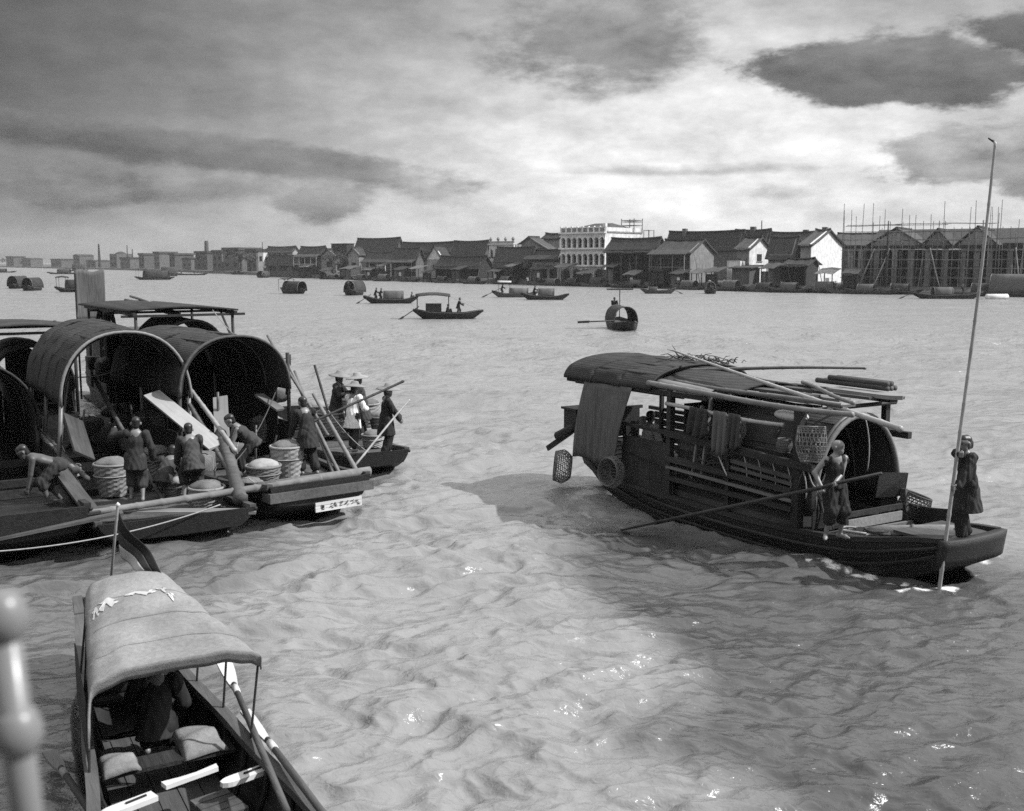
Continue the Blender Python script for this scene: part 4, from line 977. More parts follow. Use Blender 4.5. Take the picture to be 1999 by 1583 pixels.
# ------------------------------------------------------------------ boats: shared builders
def lerp_tab(tab, x):
    if x <= tab[0][0]: return tab[0][1]
    for (a, va), (b, vb) in zip(tab, tab[1:]):
        if x <= b:
            t = (x - a) / (b - a); t = t * t * (3 - 2 * t) * .5 + t * .5
            return va + (vb - va) * t
    return tab[-1][1]
class Hull:
    def __init__(s, X0, X1, beam, sheer, keel, bilge=.82):
        s.X0, s.X1, s.b, s.s, s.k, s.bil = X0, X1, beam, sheer, keel, bilge
    def pt(s, x, t, side, off=0.0):
        """t 0 = keel, .3 = bilge, 1 = sheer"""
        b = lerp_tab(s.b, x); sh = lerp_tab(s.s, x); k = lerp_tab(s.k, x)
        if t < .3: y = b * s.bil * (t / .3); z = k + .05 * (t / .3) ** 2
        else:
            q = (t - .3) / .7; y = b * (s.bil + (1 - s.bil) * math.sin(q * PI / 2)); z = k + .05 + (sh - k - .05) * q
        return Vector((x, (y + off) * side, z))
    def build(s, root, n=5, m=None, deck=None, nx=24, cap=None, wales=(), deck_m=None, thick=.045):
        m = m or hull_wood
        for side in (1, -1):
            sd = -1 if side == 1 else 1
            f = lambda u, v, a, b, o: s.pt(s.X0 + (s.X1 - s.X0) * u, a + (b - a) * v, side, o)
            mb = MB().sheet(lambda u, v: f(u, v, 0, .31, 0), nx, 3, thick * sd); mb.build('bottom_plank', m, root)
            for i in range(n):
                a = .3 + .7 * i / n; b = .3 + .7 * (i + 1) / n + .012
                MB().sheet(lambda u, v: f(u, v, a, b, .012 * (i % 2) + .012 * (1 - v)), nx, 2, thick * sd).build('hull_plank', m, root)
            pts = [s.pt(s.X0 + (s.X1 - s.X0) * i / 20, 1, side) for i in range(21)]
            g = MB()
            for p, q in zip(pts, pts[1:]): pass
            ring = []
            for p in pts:
                w, hgt = .11, .07
                ring.append([p + Vector((0, side * .035, .045)), p + Vector((0, side * .035, -.03)), p + Vector((0, -side * (w - .035), -.03)), p + Vector((0, -side * (w - .035), .045))])
            vs = [v for r_ in ring for v in r_]; fs = [(i * 4 + k, i * 4 + (k + 1) % 4, i * 4 + 4 + (k + 1) % 4, i * 4 + 4 + k) for i in range(20) for k in range(4)] + [(0, 1, 2, 3), (83, 82, 81, 80)]
            g.add(vs, fs).build('gunwale', cap or m, root)
            for t in wales:
                MB().tube([s.pt(s.X0 + (s.X1 - s.X0) * i / 20, t, side, .03) for i in range(21)], .04, 7).build('wale', m, root, True)
        for x, nm in ((s.X1, 'bow_transom'), (s.X0, 'stern_transom')):
            sec = [s.pt(x, t, 1) for t in (0, .15, .3, .5, .75, 1)]; ring = sec + [Vector((p.x, -p.y, p.z)) for p in sec[::-1]]
            dx = .05 if nm == 'bow_transom' else -.05; n_ = len(ring)
            MB().add(ring + [p + Vector((dx, 0, 0)) for p in ring], [tuple(range(n_)), tuple(range(2 * n_ - 1, n_ - 1, -1))] + [(i, (i + 1) % n_, (i + 1) % n_ + n_, i + n_) for i in range(n_)]).build(nm, m, root)
        if deck:
            x0, x1, w, drop = deck; x = x0; g = random.Random(int(x0 * 10) + 3)
            while x < x1 - .02:
                e = min(x + w, x1); xc = (x + e) / 2; b = min(lerp_tab(s.b, x), lerp_tab(s.b, e)) - .06; z = lerp_tab(s.s, xc) - drop + g.uniform(-.006, .006)
                MB().box((xc, 0, z), (e - x - .012, 2 * b, .04)).build('deck_plank', deck_m or deck_wood, root); x = e
def arch_mat(root, x0, x1, yc, hw, zs, top, m, rim_m, n=20, ribs=3, th=.035, flat=1.0, name='mat_roof', liner=matting_in, a0=0.0, a1=PI):
    """barrel roof of matting between x0 and x1"""
    def p(x, a, o=0.0): return (x, yc - (hw + o) * math.copysign(abs(math.cos(a)) ** flat, math.cos(a)), zs + (top - zs + o) * math.sin(a) ** .92 if math.sin(a) > 0 else zs)
    L_ = x1 - x0; ns = max(2, int(round(L_ / 1.05)))
    for i in range(ns):      # overlapping mats, each with its own uneven edge
        g = random.Random(int(x0 * 37) + i); ph = g.uniform(0, 6)
        xa = x0 + L_ * i / ns - (.10 if i else 0); xb = x0 + L_ * (i + 1) / ns
        def q(u, v):
            a = a0 + (a1 - a0) * v; rag = .035 * math.sin(v * 23 + ph) + .025 * math.sin(v * 61 + 2 * ph)
            x = xa + (xb - xa) * u + rag * (1 if 0 < i or u > .5 else 0) * (1 if (i < ns - 1 or u < .5) else 0)
            return p(x, a, .022 * (ns - i) * .6 + .012 * math.sin(u * 7 + v * 9 + ph) + .010 * math.sin(v * 41 + ph))
        MB().sheet(q, 6, n + 14, th).build(name, m, root, True)
    MB().sheet(lambda u, v: p(x0 + .02 + (x1 - x0 - .04) * u, a0 + (a1 - a0) * v, -.05), 2, n, .01).build('roof_lining', liner, root, True)
    for i in range(ribs):
        x = x0 + (x1 - x0) * i / (ribs - 1)
        MB().tube([p(x, a0 + (a1 - a0) * k / 24, .012 if i in (0, ribs - 1) else -.06) for k in range(25)], .032 if i in (0, ribs - 1) else .022, 7).build('roof_hoop', rim_m if i in (0, ribs - 1) else bamboo_m, root, True)
    for a in (.2, .35, .5, .65, .8):
        MB().tube([p(x0, PI * a, .02), p(x1, PI * a, .02)], .016, 5).build('roof_batten', m, root)
def lattice_basket(r, hgt, open_top=True, nm=22, nr=11, belly=1.12, tr=.007):
    prof = [(r * .72, 0), (r * .95, hgt * .2), (r * belly, hgt * .5), (r, hgt * .85), (r * .96, hgt)]
    def pr(t):
        k = t * (len(prof) - 1); i = min(int(k), len(prof) - 2); f = k - i; return prof[i][0] + (prof[i + 1][0] - prof[i][0]) * f, prof[i][1] + (prof[i + 1][1] - prof[i][1]) * f
    mb = MB()
    for j in range(nr + 1):
        rr, z = pr(j / nr); mb.tube([(rr * math.cos(2 * PI * k / 16), rr * math.sin(2 * PI * k / 16), z) for k in range(17)], tr * (1.9 if j in (0, nr) else 1), 4, False)
    for s in (1, -1):
        for i in range(nm):
            mb.tube([(pr(q / 6)[0] * math.cos(2 * PI * i / nm + s * q * .14), pr(q / 6)[0] * math.sin(2 * PI * i / nm + s * q * .14), pr(q / 6)[1]) for q in range(7)], tr, 4, False)
    for i in range(6): mb.tube([(-prof[0][0], (i - 2.5) * r * .22, 0), (prof[0][0], (i - 2.5) * r * .22, 0)], tr, 4, False)
    return mb
def cargo_basket(label, loc, r, hgt, fr, m=None, group='baskets of cargo', lid=True, tilt=None):
    """solid packed basket: woven wall, rim, hoop rings and a heaped top"""
    m = m or basket_m
    root = thing('basket', label, 'basket', fr.w(loc), fr.rz + rnd.uniform(0, 3), group)
    NR, NS = 13, 34; vs = []
    for a in range(NR + 1):
        t = a / NR; rr = r * (.80 + .42 * t - .22 * t * t) * (1 + .03 * math.sin(t * 5 + r * 30))
        for k in range(NS): q = 2 * PI * k / NS; w = rr * (1 + (.022 if (k // 2 + a) % 2 else -.022) + .03 * math.sin(2 * q + r * 50)); vs.append((w * math.cos(q), w * math.sin(q), hgt * t + .012 * math.sin(3 * q)))
    MB().add(vs, [(a * NS + k, a * NS + (k + 1) % NS, (a + 1) * NS + (k + 1) % NS, (a + 1) * NS + k) for a in range(NR) for k in range(NS)]).build('wall', m, root)
    for z, q in ((.65, 1.04),): MB().tube([(r * q * 1.0 * math.cos(k * PI / 10), r * q * math.sin(k * PI / 10), hgt * z) for k in range(21)], .014, 5, False).build('hoop', m, root)
    MB().tube([(r * 1.02 * math.cos(k * PI / 10), r * 1.02 * math.sin(k * PI / 10), hgt) for k in range(21)], .028, 6, False).build('rim', m, root, True)
    if lid: MB().lathe([(r * .97, hgt - .02), (r * .85, hgt + .06), (r * .5, hgt + .12), (.02, hgt + .14)], 22, (0, 0, 0), .09).build('heaped_top', pale_basket if m is basket_m else sack_m, root, True)
    if tilt: root.rotation_euler = (tilt[0], tilt[1], root.rotation_euler[2])
    return root
def sack(label, loc, d, fr, m=None, group='bales of cargo', seed=0, rz=0.0, name='bale'):
    """stuffed bale tied with cord"""
    L, W, H = d; g = random.Random(seed)
    def p(u, v):
        a = 2 * PI * v; e = math.sin(PI * min(max(u, .0), 1)) ** .35; lum = 1 + .07 * math.sin(5 * u * PI + seed) + .06 * math.sin(3 * a + seed) + .05 * math.sin(7 * a + u * 9)
        cx = math.copysign(abs(math.cos(a)) ** .75, math.cos(a)); sz = math.copysign(abs(math.sin(a)) ** .75, math.sin(a))
        return (L * (u - .5), W / 2 * cx * e * lum, H / 2 + H / 2 * sz * e * lum)
    root = thing(name, label, name, fr.w(loc), fr.rz + rz, group)
    vs = [p(i / 12, j / 18) for i in range(13) for j in range(18)]
    fs = [(i * 18 + j, (i + 1) * 18 + j, (i + 1) * 18 + (j + 1) % 18, i * 18 + (j + 1) % 18) for i in range(12) for j in range(18)]
    MB().add(vs, fs).build('cover', m or sack_m, root, True)
    for u in (.28, .5, .72): MB().tube([Vector(p(u, j / 18)) * 1.0 + Vector((0, 0, 0)) for j in range(19)], .012, 5, False).build('cord', rope_m, root)
    return root
def coil(name, label, loc, r, fr, m=rope_m, turns=4, th=.022):
    pts = [(r * (1 - .07 * (k // 16 % 2)) * math.cos(k * PI / 8), r * .8 * math.sin(k * PI / 8 + .2), .03 + .035 * (k / 16) + .012 * math.sin(k)) for k in range(turns * 16)]
    o = MB().tube(pts, th, 5).build(name, m, None, True); o.location = fr.w(loc); o.rotation_euler = (0, 0, fr.rz); tag(o, label, 'rope'); return o
def drape(fn, nu=14, nv=10, th=.012): return MB().sheet(fn, nu, nv, th)
# ------------------------------------------------------------------ the large houseboat on the right
hull_ref = {}
HB = Frame((7.05, 16.4), TH)
def houseboat():
    fr = HB
    root = thing('houseboat', 'large dark wooden houseboat with a matted cabin, railings and a stern awning', 'houseboat', fr.loc, fr.rz)
    hull = Hull(-9.3, .16, [(-9.3, .78), (-7.5, 1.12), (-5, 1.27), (-2.4, 1.24), (-1, 1.02), (.16, .68)],
                [(-9.3, 1.0), (-7.4, .62), (-5.6, .46), (-3.6, .45), (-1.6, .53), (.16, .80)],
                [(-9.3, .42), (-8.2, .02), (-6.5, -.3), (-2.2, -.32), (-1.1, -.22), (-.35, .05), (.16, .36)])
    hull.build(root, 5, hull_wood, (-2.3, .14, .19, .10), 30, dark_wood, (.62, .82), deck_wood)
    hull_ref['hb'] = hull
    FOOT.append((fr.loc.x, fr.loc.y, fr.rz, -9.0, .1, 1.1))
    MB().sheet(lambda u, v: (.20 - .10 * abs(2 * u - 1) ** 3 - .06 * v, -.74 + 1.48 * u, .83 - .40 * v), 14, 4, .14).build('bow_beam', dark_wood, root, True)
    MB().box((-.36, 0, .735), (.95, 1.2, .05)).build('bow_platform', mid_wood, root)
    MB().sheet(lambda u, v: hull.pt(-3.4 + 2.6 * u, 1, 1) + Vector((0, 0, .26 * v)), 10, 1, -.05).build('bulwark', dark_wood, root)
    # walking ledge along the starboard side and the aft deck
    for k in range(3): MB().sheet(lambda u, v: hull.pt(-7.4 + 5.2 * u, 1, -1) + Vector((0, .06 + .14 * k + .13 * v, .03 - .01 * k)), 16, 1, .035).build('ledge_plank', dark_wood, root)
    for k in range(11): MB().box((-9.0 + k * .33, 0, .98 - .02 * k), (.31, 2 * lerp_tab(hull.b, -9.0 + k * .33) - .1, .04)).build('deck_plank', dark_wood, root)
    # posts
    for x, y, z0, z1, w in ((-2.35, -1.18, .48, 2.62, .15), (-2.5, 1.12, .5, 2.55, .11), (-5.65, -1.22, .42, 2.6, .12), (-5.6, 1.15, .42, 2.6, .11), (-8.7, -1.05, .8, 2.52, .08), (-8.7, 1.05, .8, 2.52, .08), (-7.0, 1.1, .8, 2.55, .08), (-4.0, -1.22, .42, 1.5, .09), (-6.9, -1.16, 1.0, 1.8, .07)):
        MB().bar((x, y, z0), (x, y, z1), w, w).build('post', dark_wood, root)
    for x, y, z0, z1 in ((-5.0, -1.2, 1.0, 2.35), (-4.75, -1.19, 1.05, 2.6)): MB().bar((x, y, z0), (x + .22, y, z1), .04, .06).build('prop', grey_wood, root)
    MB().bar((-2.6, 1.3, 1.95), (-2.1, 1.3, 1.95), .1, .12).build('cleat', dark_wood, root)
    # starboard rails
    for x0, x1, z0, z1, w, h_, m in ((-5.75, -1.95, 1.72, 1.63, .10, .12, dark_wood), (-5.7, -2.4, 1.22, 1.17, .09, .10, dark_wood), (-5.7, -2.4, 1.06, 1.0, .07, .05, grey_wood), (-5.7, -2.4, .84, .86, .08, .08, dark_wood), (-7.25, -5.7, 1.74, 1.72, .07, .07, dark_wood), (-3.9, -2.4, 1.46, 1.40, .06, .07, mid_wood), (-3.9, -2.4, 1.34, 1.29, .05, .06, mid_wood), (-7.2, -5.7, .5, .43, .06, .06, dark_wood)):
        MB().bar((x0, -1.25, z0), (x1, -1.25, z1), w, h_).build('rail', m, root)
    # cabin side boards: overlapping strakes behind the rails
    for side in (-1, 1):
        for k in range(8):
            z = .52 + k * .165
            MB().box((-3.95, side * (1.08 - .006 * (k % 2)), z), (3.25, .035, .17)).build('cabin_board', dark_wood if k % 3 else mid_wood, root)
    for k in range(9): MB().box((-7.12 + k * .185, -1.19 + .004 * (k % 2), .82), (.178, .035, .88)).build('stern_panel_board', dark_wood, root)
    MB().add([(-7.15, -1.23, 1.18), (-5.72, -1.25, 1.02), (-5.72, -1.25, 1.50), (-7.15, -1.23, 1.50), (-7.15, -1.20, 1.18), (-5.72, -1.22, 1.02), (-5.72, -1.22, 1.50), (-7.15, -1.20, 1.50)], [(0, 1, 2, 3), (7, 6, 5, 4), (0, 4, 5, 1), (1, 5, 6, 2), (2, 6, 7, 3), (3, 7, 4, 0)]).build('stern_board', dark_wood, root)
    MB().bar((-7.2, -1.15, 1.44), (-7.2, -1.15, 1.75), .05, .05).build('post', dark_wood, root)
    for k in range(6): MB().box((-9.25, -.7 + .28 * k, 1.35), (.04, .27, .62)).build('stern_rail_board', dark_wood, root)
    MB().bar((-9.3, -.95, 1.68), (-9.3, .95, 1.68), .08, .07).build('stern_rail', dark_wood, root)
    MB().bar((-9.2, 1.1, 1.66), (-5.8, 1.14, 1.66), .07, .08).build('rail', dark_wood, root)
    for k in range(4): MB().box((-7.4, 1.14, 1.0 + .17 * k), (3.3, .03, .15)).build('cabin_board', dark_wood, root)
    # matted cabin
    arch_mat(root, -5.55, -2.15, .0, 1.03, .85, 2.42, matting, bamboo_m, 24, 5, .04, .85)
    MB().tube([(-2.10, -1.05 * math.cos(PI * k / 24), .9 + 1.5 * math.sin(PI * k / 24) ** .92) for k in range(25)], .045, 8).build('front_hoop', grey_wood, root, True)
    for s in (-1, 1):
        for k in range(4): MB().bar((-2.12, s * .62, .62 + .16 * k), (-2.12, s * 1.06, .62 + .16 * k), .03, .15).build('front_board', dark_wood, root)
    MB().box((-3.4, 0, .50), (2.5, 2.0, .05)).build('cabin_floor', dark_wood, root)
    MB().box((-5.5, 0, 1.4), (.05, 2.0, 1.8)).build('cabin_bulkhead', dark_wood, root)
    # hatch coaming and boards at the cabin mouth
    MB().bar((-1.85, -.55, .78), (-1.85, .85, .78), .05, .09).build('hatch_beam', dark_wood, root)
    MB().box((-1.82, .15, .62), (.03, 1.35, .16)).build('hatch_board', grey_wood, root)
    MB().bar((-1.75, -.5, .5), (-1.70, .95, .5), .07, .07).build('hatch_sill', grey_wood, root)
    MB().bar((-1.86, .98, .5), (-1.94, 1.0, 1.05), .12, .06).build('hatch_post', mid_wood, root)
    MB().add([(-2.0, .35, .95), (-2.0, 1.12, .9), (-1.95, 1.12, 1.32), (-2.02, .45, 1.38), (-2.05, .35, .95), (-2.05, 1.12, .9), (-2.0, 1.12, 1.32), (-2.07, .45, 1.38)], [(0, 1, 2, 3), (7, 6, 5, 4), (0, 4, 5, 1), (1, 5, 6, 2), (2, 6, 7, 3), (3, 7, 4, 0)]).build('leaning_shutter', hull_wood, root)
    # stern awning: barrel roof of overlapping felts, eave beams
    arch_mat(root, -9.15, -6.2, 0, 1.3, 2.5, 2.94, matting, dark_wood, 18, 4, .045, .9)
    def felt(x0, x1, z0, z1, hw): return MB().sheet(lambda u, v: (x0 + (x1 - x0) * u, -hw + 2 * hw * v, z0 + (z1 - z0) * u + .42 * math.sin(PI * v) ** .9 * (1 - .35 * u) + .02 * math.sin(9 * u + 6 * v)), 10, 14, .04)
    felt(-6.9, -4.3, 2.56, 2.50, 1.18).build('awning_felt', matting, root, True)
    felt(-7.9, -6.0, 2.545, 2.57, 1.26).build('awning_felt', matting, root, True)
    for s in (-1, 1):
        MB().bar((-9.1, s * 1.27, 2.47), (-4.6, s * 1.22, 2.50), .07, .09).build('eave_beam', dark_wood, root)
        MB().bar((-9.0, s * 1.12, 2.40), (-5.4, s * 1.12, 2.43), .05, .05).build('eave_batten', dark_wood, root)
    for x in (-8.7, -7.0, -5.6, -2.4): MB().tube([(x, -1.25, 2.52), (x, 1.25, 2.52)], .04, 6).build('cross_pole', dark_wood, root)
    # stern box and rudder stock
    MB().box((-9.55, -.25, 1.45), (.5, 1.3, .5)).build('stern_box', dark_wood, root)
    MB().box((-9.55, -.25, 1.72), (.6, 1.4, .05)).build('stern_shelf', dark_wood, root)
    MB().tube([(-9.3, -.9, 1.35), (-9.9, -1.0, 1.05)], .11, 9).build('rudder_drum', dark_wood, root, True)
    MB().bar((-9.5, -.9, 1.2), (-10.25, -1.05, .72), .05, .12).build('rudder_arm', dark_wood, root)
    for k in range(5): MB().tube(bez((-3.6 + .35 * k, -1.28, 1.7 - .01 * k), (-3.5 + .35 * k, -1.25, 1.1), .0, 6, (.05, 0, 0)), .012, 5).build('lashing', rope_m, root, True)
    # ---- things lying on and hanging from the boat
    P = lambda *a: fr.w(a)
    def onroof(name, a, b, r0, r1, label, m=bamboo_m, sag=0.0, seed=1, group='poles on the houseboat roof'):
        free(name, bamboo(a, b, r0, r1, sag, .38, 8, seed), m, label, 'pole', fr, group, True)
    def wl(px, py, y=None, x=None):
        d = ray(px, py); h_ = fr.M @ Vector((1, 0, 0)); l_ = fr.M @ Vector((0, 1, 0)); o = Vector((0, 0, CAMH)) - fr.loc
        t = (y - o.dot(l_)) / d.dot(l_) if y is not None else (x - o.dot(h_)) / d.dot(h_)
        q = o + d * t; return Vector((q.dot(h_), q.dot(l_), q.z))
    onroof('bamboo_pole', wl(1314, 684, y=-.3), wl(1758, 838, y=-1.0), .022, .05, 'long slanting bamboo pole crossing the houseboat roof towards the bow', pale_bamboo, .0, 3)
    onroof('bamboo_pole', wl(1195, 722, y=-.9), wl(1690, 719, y=.9), .05, .022, 'level bamboo pole jutting right over the water from the roof', bamboo_m, .0, 4)
    onroof('bamboo_pole', (-6.3, -1.27, 2.64), (-1.2, -1.22, 2.62), .058, .045, 'thickest bamboo along the near eave of the houseboat', bamboo_m, .05, 5)
    onroof('bamboo_pole', (-5.7, -1.3, 2.30), (-2.6, -1.3, 2.28), .04, .035, 'clothes pole slung under the near eave', pale_bamboo, .03, 6)
    onroof('bamboo_pole', (-6.0, -.85, 2.68), (-1.6, -1.05, 2.70), .05, .04, 'dark bamboo lying just inside the thick eave pole', bamboo_m, .02, 7)
    onroof('bamboo_pole', (-4.3, .9, 2.72), (-1.5, -.9, 2.75), .04, .035, 'short bamboo lying aslant over the cabin mouth', bamboo_m, .0, 8)
    g = random.Random(3)
    PL = [(-5.3, -2.6, -.55, .26, 'sun bleached plank nearest the eave on the cabin roof', grey_wood), (-5.6, -2.9, -.25, .24, 'second plank in on the cabin roof', mid_wood), (-4.9, -2.5, .08, .28, 'widest plank in the middle of the cabin roof', grey_wood), (-5.2, -2.2, .40, .22, 'plank right of the widest one on the cabin roof', mid_wood), (-4.8, -2.0, .68, .20, 'dark plank towards the far eave of the cabin roof', dark_wood), (-4.6, -1.95, .93, .16, 'farthest plank on the cabin roof', mid_wood)]
    for i, (x0, x1, y, w, lb, m) in enumerate(PL):
        free('roof_plank', MB().bar((x0, y, 2.60 + .045 * (i % 2)), (x1, y + g.uniform(-.1, .1), 2.62 + .045 * (i % 2)), w, .05), m, lb, 'plank', fr, 'planks on the houseboat roof')
    def rounded(u, v): return (-3.3 + 1.55 * u, .62 + .36 * (v - .5) * (1 if u < .8 else math.sqrt(max(0, 1 - ((u - .8) / .2) ** 2)) + .02), 2.74)
    free('rudder_blade', MB().sheet(rounded, 16, 4, .07), grey_wood, 'pale round ended board on the front right of the cabin roof', 'board', fr)
    for k in range(5):
        free('firewood_billet', MB().tube([(-3.9 + .1 * k, .85 + .1 * (k % 3), 2.80 + .08 * (k // 3)), (-2.25, .85 + .1 * (k % 3), 2.80 + .08 * (k // 3))], .05, 7), mid_wood, ['lowest near billet of the bundle at the far roof edge', 'lowest middle billet of the bundle at the far roof edge', 'lowest far billet of the bundle at the far roof edge', 'upper near billet of the bundle at the far roof edge', 'upper far billet of the bundle at the far roof edge'][k], 'billet', fr, 'bundle of billets on the roof', True)
    def half(u, v): a = PI * v; x = -7.3 + 2.6 * u; return (x, -1.0 + .13 * math.cos(a) + .05 * u, 2.66 - .10 * u + .07 * math.sin(a))
    free('split_bamboo', MB().sheet(half, 8, 8, .02), grey_wood, 'broad split bamboo gutter lying on the stern awning edge', 'bamboo', fr, None, True)
    mb = MB(); r2 = random.Random(9)
    for k in range(60):
        c = Vector((-6.4 + r2.uniform(-.9, .9), .25 + r2.gauss(0, .2), 3.0)); d = Vector((r2.gauss(0, 1), r2.gauss(0, .8), r2.uniform(-.1, .5))).normalized() * r2.uniform(.15, .4)
        mb.tube([c, c + d * .5 + Vector((0, 0, .05)), c + d], [.012, .01, .004], 4)
    free('brushwood', mb, dark_wood, 'tangle of dark brushwood on top of the stern awning', 'brushwood', fr)
    # hanging reed mat on the stern
    A, B_, C_, D_ = Vector((-8.40, -1.31, 2.48)), Vector((-6.75, -1.31, 2.50)), Vector((-8.72, -1.36, .80)), Vector((-7.22, -1.36, .84))
    def rm(u, v):
        p = A.lerp(B_, u).lerp(C_.lerp(D_, u), v); return p + Vector((0, -.06 * math.sin(PI * v) - .018 * math.sin(u * 40) * v - .03 * math.sin(u * 7 + v * 2) * v, .03 * math.sin(u * 9) * v))
    free('reed_mat', MB().sheet(rm, 60, 14, .012), reed_m, 'long reed mat hanging over the stern side of the houseboat', 'mat', fr, None, True)
    # lattice baskets
    def basket(label, loc, r, h_, ax, m=basket_m):
        o = free('fish_basket', lattice_basket(r, h_), m, label, 'basket', None, 'fish baskets on the houseboat'); o.location = fr.w(loc); o.rotation_euler = (fr.M @ Vector(ax)).to_track_quat('Z', 'Y').to_euler()
    basket('round lattice basket hanging below the reed mat', (-7.15, -1.36, .72), .30, .28, (.1, -1, .1))
    basket('lattice basket trailing at the water under the stern corner', (-9.0, -1.25, .50), .34, .36, (-.5, -.8, .1))
    basket('lattice basket standing on the top rail amidships', (-4.0, -1.12, 1.78), .20, .42, (0, 0, 1))
    basket('tall lattice basket hung beside the cabin arch', (-2.1, -1.17, 1.72), .23, .58, (-.1, .1, 1))
    basket('small pale basket under the rail behind the corner post', (-2.75, -1.12, 1.78), .12, .22, (0, 0, 1))
    # washing
    def cloth(x0, x1, z0, z1, label, m, amp=.03, skew=0.0):
        def f(u, v): return (x0 + (x1 - x0) * (u + skew * v) , -1.34 - amp * math.sin(u * 15 + v * 2) * (.3 + v) - .02 * v, z0 + (z1 - z0) * v + .04 * math.sin(u * 8) * v)
        free('hanging_cloth', MB().sheet(f, 24, 10, .012), m, label, 'cloth', fr, 'washing on the houseboat', True)
    cloth(-4.95, -4.45, 2.33, 1.80, 'dark bunched cloth hanging leftmost on the clothes pole', dark_cloth, .06)
    cloth(-4.3, -3.95, 2.33, 1.55, 'long pale edged cloth hanging in the middle of the clothes pole', grey_cloth, .04, .1)
    cloth(-3.9, -3.6, 2.33, 1.70, 'dark trousers hanging rightmost on the clothes pole', dark_cloth, .04)
    free('rolled_sack', MB().sheet(lambda u, v: (-3.0 + .75 * u, -1.1 + .17 * math.cos(2 * PI * v) * math.sin(PI * u) ** .4, 2.42 + .09 * math.sin(2 * PI * v) * math.sin(PI * u) ** .4), 10, 12, .005), pale_cloth, 'pale rolled sack tucked under the eave above the corner post', 'sack', fr, None, True)
    # nets heaped behind the rail
    mb = MB(); r3 = random.Random(4)
    for k in range(150):
        c = Vector((-4.75 + r3.gauss(0, .3), -1.14 + r3.uniform(-.04, .05), 1.0 + abs(r3.gauss(0, .17)))); d = Vector((r3.gauss(0, .2), r3.gauss(0, .04), r3.gauss(0, .14)))
        mb.tube([c, c + d * .5 + Vector((.02, -.02, .02)), c + d], .009, 4)
    free('fishing_net', mb, dark_rope, 'dark heap of fishing net behind the middle rail', 'net', fr)
    coil('rope_coil', 'loose rope coiled at the feet of the bald man', (-1.45, -.75, .44), .26, fr, rope_m, 5)
    coil('rope_coil', 'dark rope pile right of the bald man on the foredeck', (-1.2, -.55, .44), .2, fr, dark_rope, 6)
    mb = MB()
    for k in range(7): mb.tube(bez((-2.0, -1.12 + .04 * k, 1.25), (-1.9, -.98 + .03 * k, .55), 0, 8, (.12 * math.sin(k), .05, 0)), .014, 5)
    free('hanging_rope', mb, dark_rope, 'bunch of rope hanging from the corner post beside the cabin', 'rope', fr, None, True)
    free('hanging_rope', MB().tube(bez((-2.1, -1.27, 1.72), (-1.75, -1.15, 1.68), .38, 14), .011, 5), rope_m, 'pale loop of rope hung on the end of the top rail', 'rope', fr, None, True)
    free('hanging_rope', MB().tube(bez((-4.25, -1.3, 1.62), (-3.95, -1.3, 1.18), .02, 8), .016, 5), pale_cloth, 'white rag knotted to the short middle post', 'rag', fr, None, True)
    free('hanging_rope', MB().tube(bez((-2.05, .05, 2.38), (-2.0, .1, 1.45), 0, 10, (.04, .03, 0)), .013, 5), rope_m, 'single rope dangling in the cabin mouth', 'rope', fr, None, True)
    # timber trough and spar on the foredeck
    def tr(u, v): a = PI * v; p = wl(1712, 1048, y=-.55).lerp(wl(1862, 1020, y=-.2), u); return p + Vector((0, .17 * math.cos(a), .12 * math.sin(a)))
    log = thing('wooden_trough', 'pale half round timber lying along the foredeck', 'timber', fr.loc, fr.rz)
    q0 = Vector((-1.55, -.62, .55)); q1 = Vector((-.12, .32, .74))
    MB().tube([q0, q0.lerp(q1, .33), q0.lerp(q1, .66), q1], [.10, .13, .14, .13], 12).build('timber', grey_wood, log, True)
    for t in (.5, .9): MB().tube([q0.lerp(q1, t), q0.lerp(q1, t + .025)], [.15, .15], 12).build('band', mid_wood, log, True)
    free('spar', MB().tube([(-1.0, -.55, .58), (.05, .1, .76)], .05, 8), dark_wood, 'dark spar lying beside the pale timber on the foredeck', 'spar', fr, None, True)
    # rattan basket hung on the port bow
    basket('dark lattice basket lashed on the far bow bulwark', (-1.9, 1.15, .55), .25, .4, (.2, .3, 1), dark_rope)
    # ---- people
    mp = at_z(1624, 1049, .585); mrz = R(-72); mloc = (mp.x, mp.y, .585)
    dep = mp.y - .27
    hl = at_y(1634, 943, dep); hr = at_y(1607, 951, dep - .02)
    endp = at_z(1216, 1034, .12); top = hl + (hl - endp).normalized() * .75
    gv = local_dir(hl, (0, 0, 0), mrz) - local_dir(endp, (0, 0, 0), mrz)
    person('barefoot bald man in black vest holding an oar on the houseboat', mloc, mrz, (0, 0, .85), (.01, 0), ((.05, .13, 0), (.03, -.13, 0)),
           (local_dir(hl, mloc, mrz) - Vector((.05, 0, 0)), local_dir(hr, mloc, mrz) - Vector((.05, 0, 0))), (.75, .62, -.02), 0, top=black_cloth, top_kind='vest', sleeve=0, hem=.02, legs=black_cloth, leg_len=.68, hair='bald', h=.0105, grip=(gv, gv), legw=1.18, feet_dir=((.8, .3, 0), (.85, -.6, 0)),
           elbow=((-.5, .7, -.2), (-.4, -.7, -.3)))
    sash = None
    oar = thing('oar', 'long dark oar held level by the bald man', 'oar', (0, 0, 0))
    MB().tube([top, hl, hr, hr.lerp(endp, .5), endp.lerp(hr, .18)], [.026, .03, .032, .036, .036], 8).build('shaft', dark_wood, oar, True)
    MB().bar(endp.lerp(hr, .20), endp, .16, .035).build('blade', dark_wood, oar)
    base = at_z(1832, 1160, 0); ptop = at_y(1941, 276, base.y + .25)
    d = (ptop - base).normalized(); foot = base - d * .9
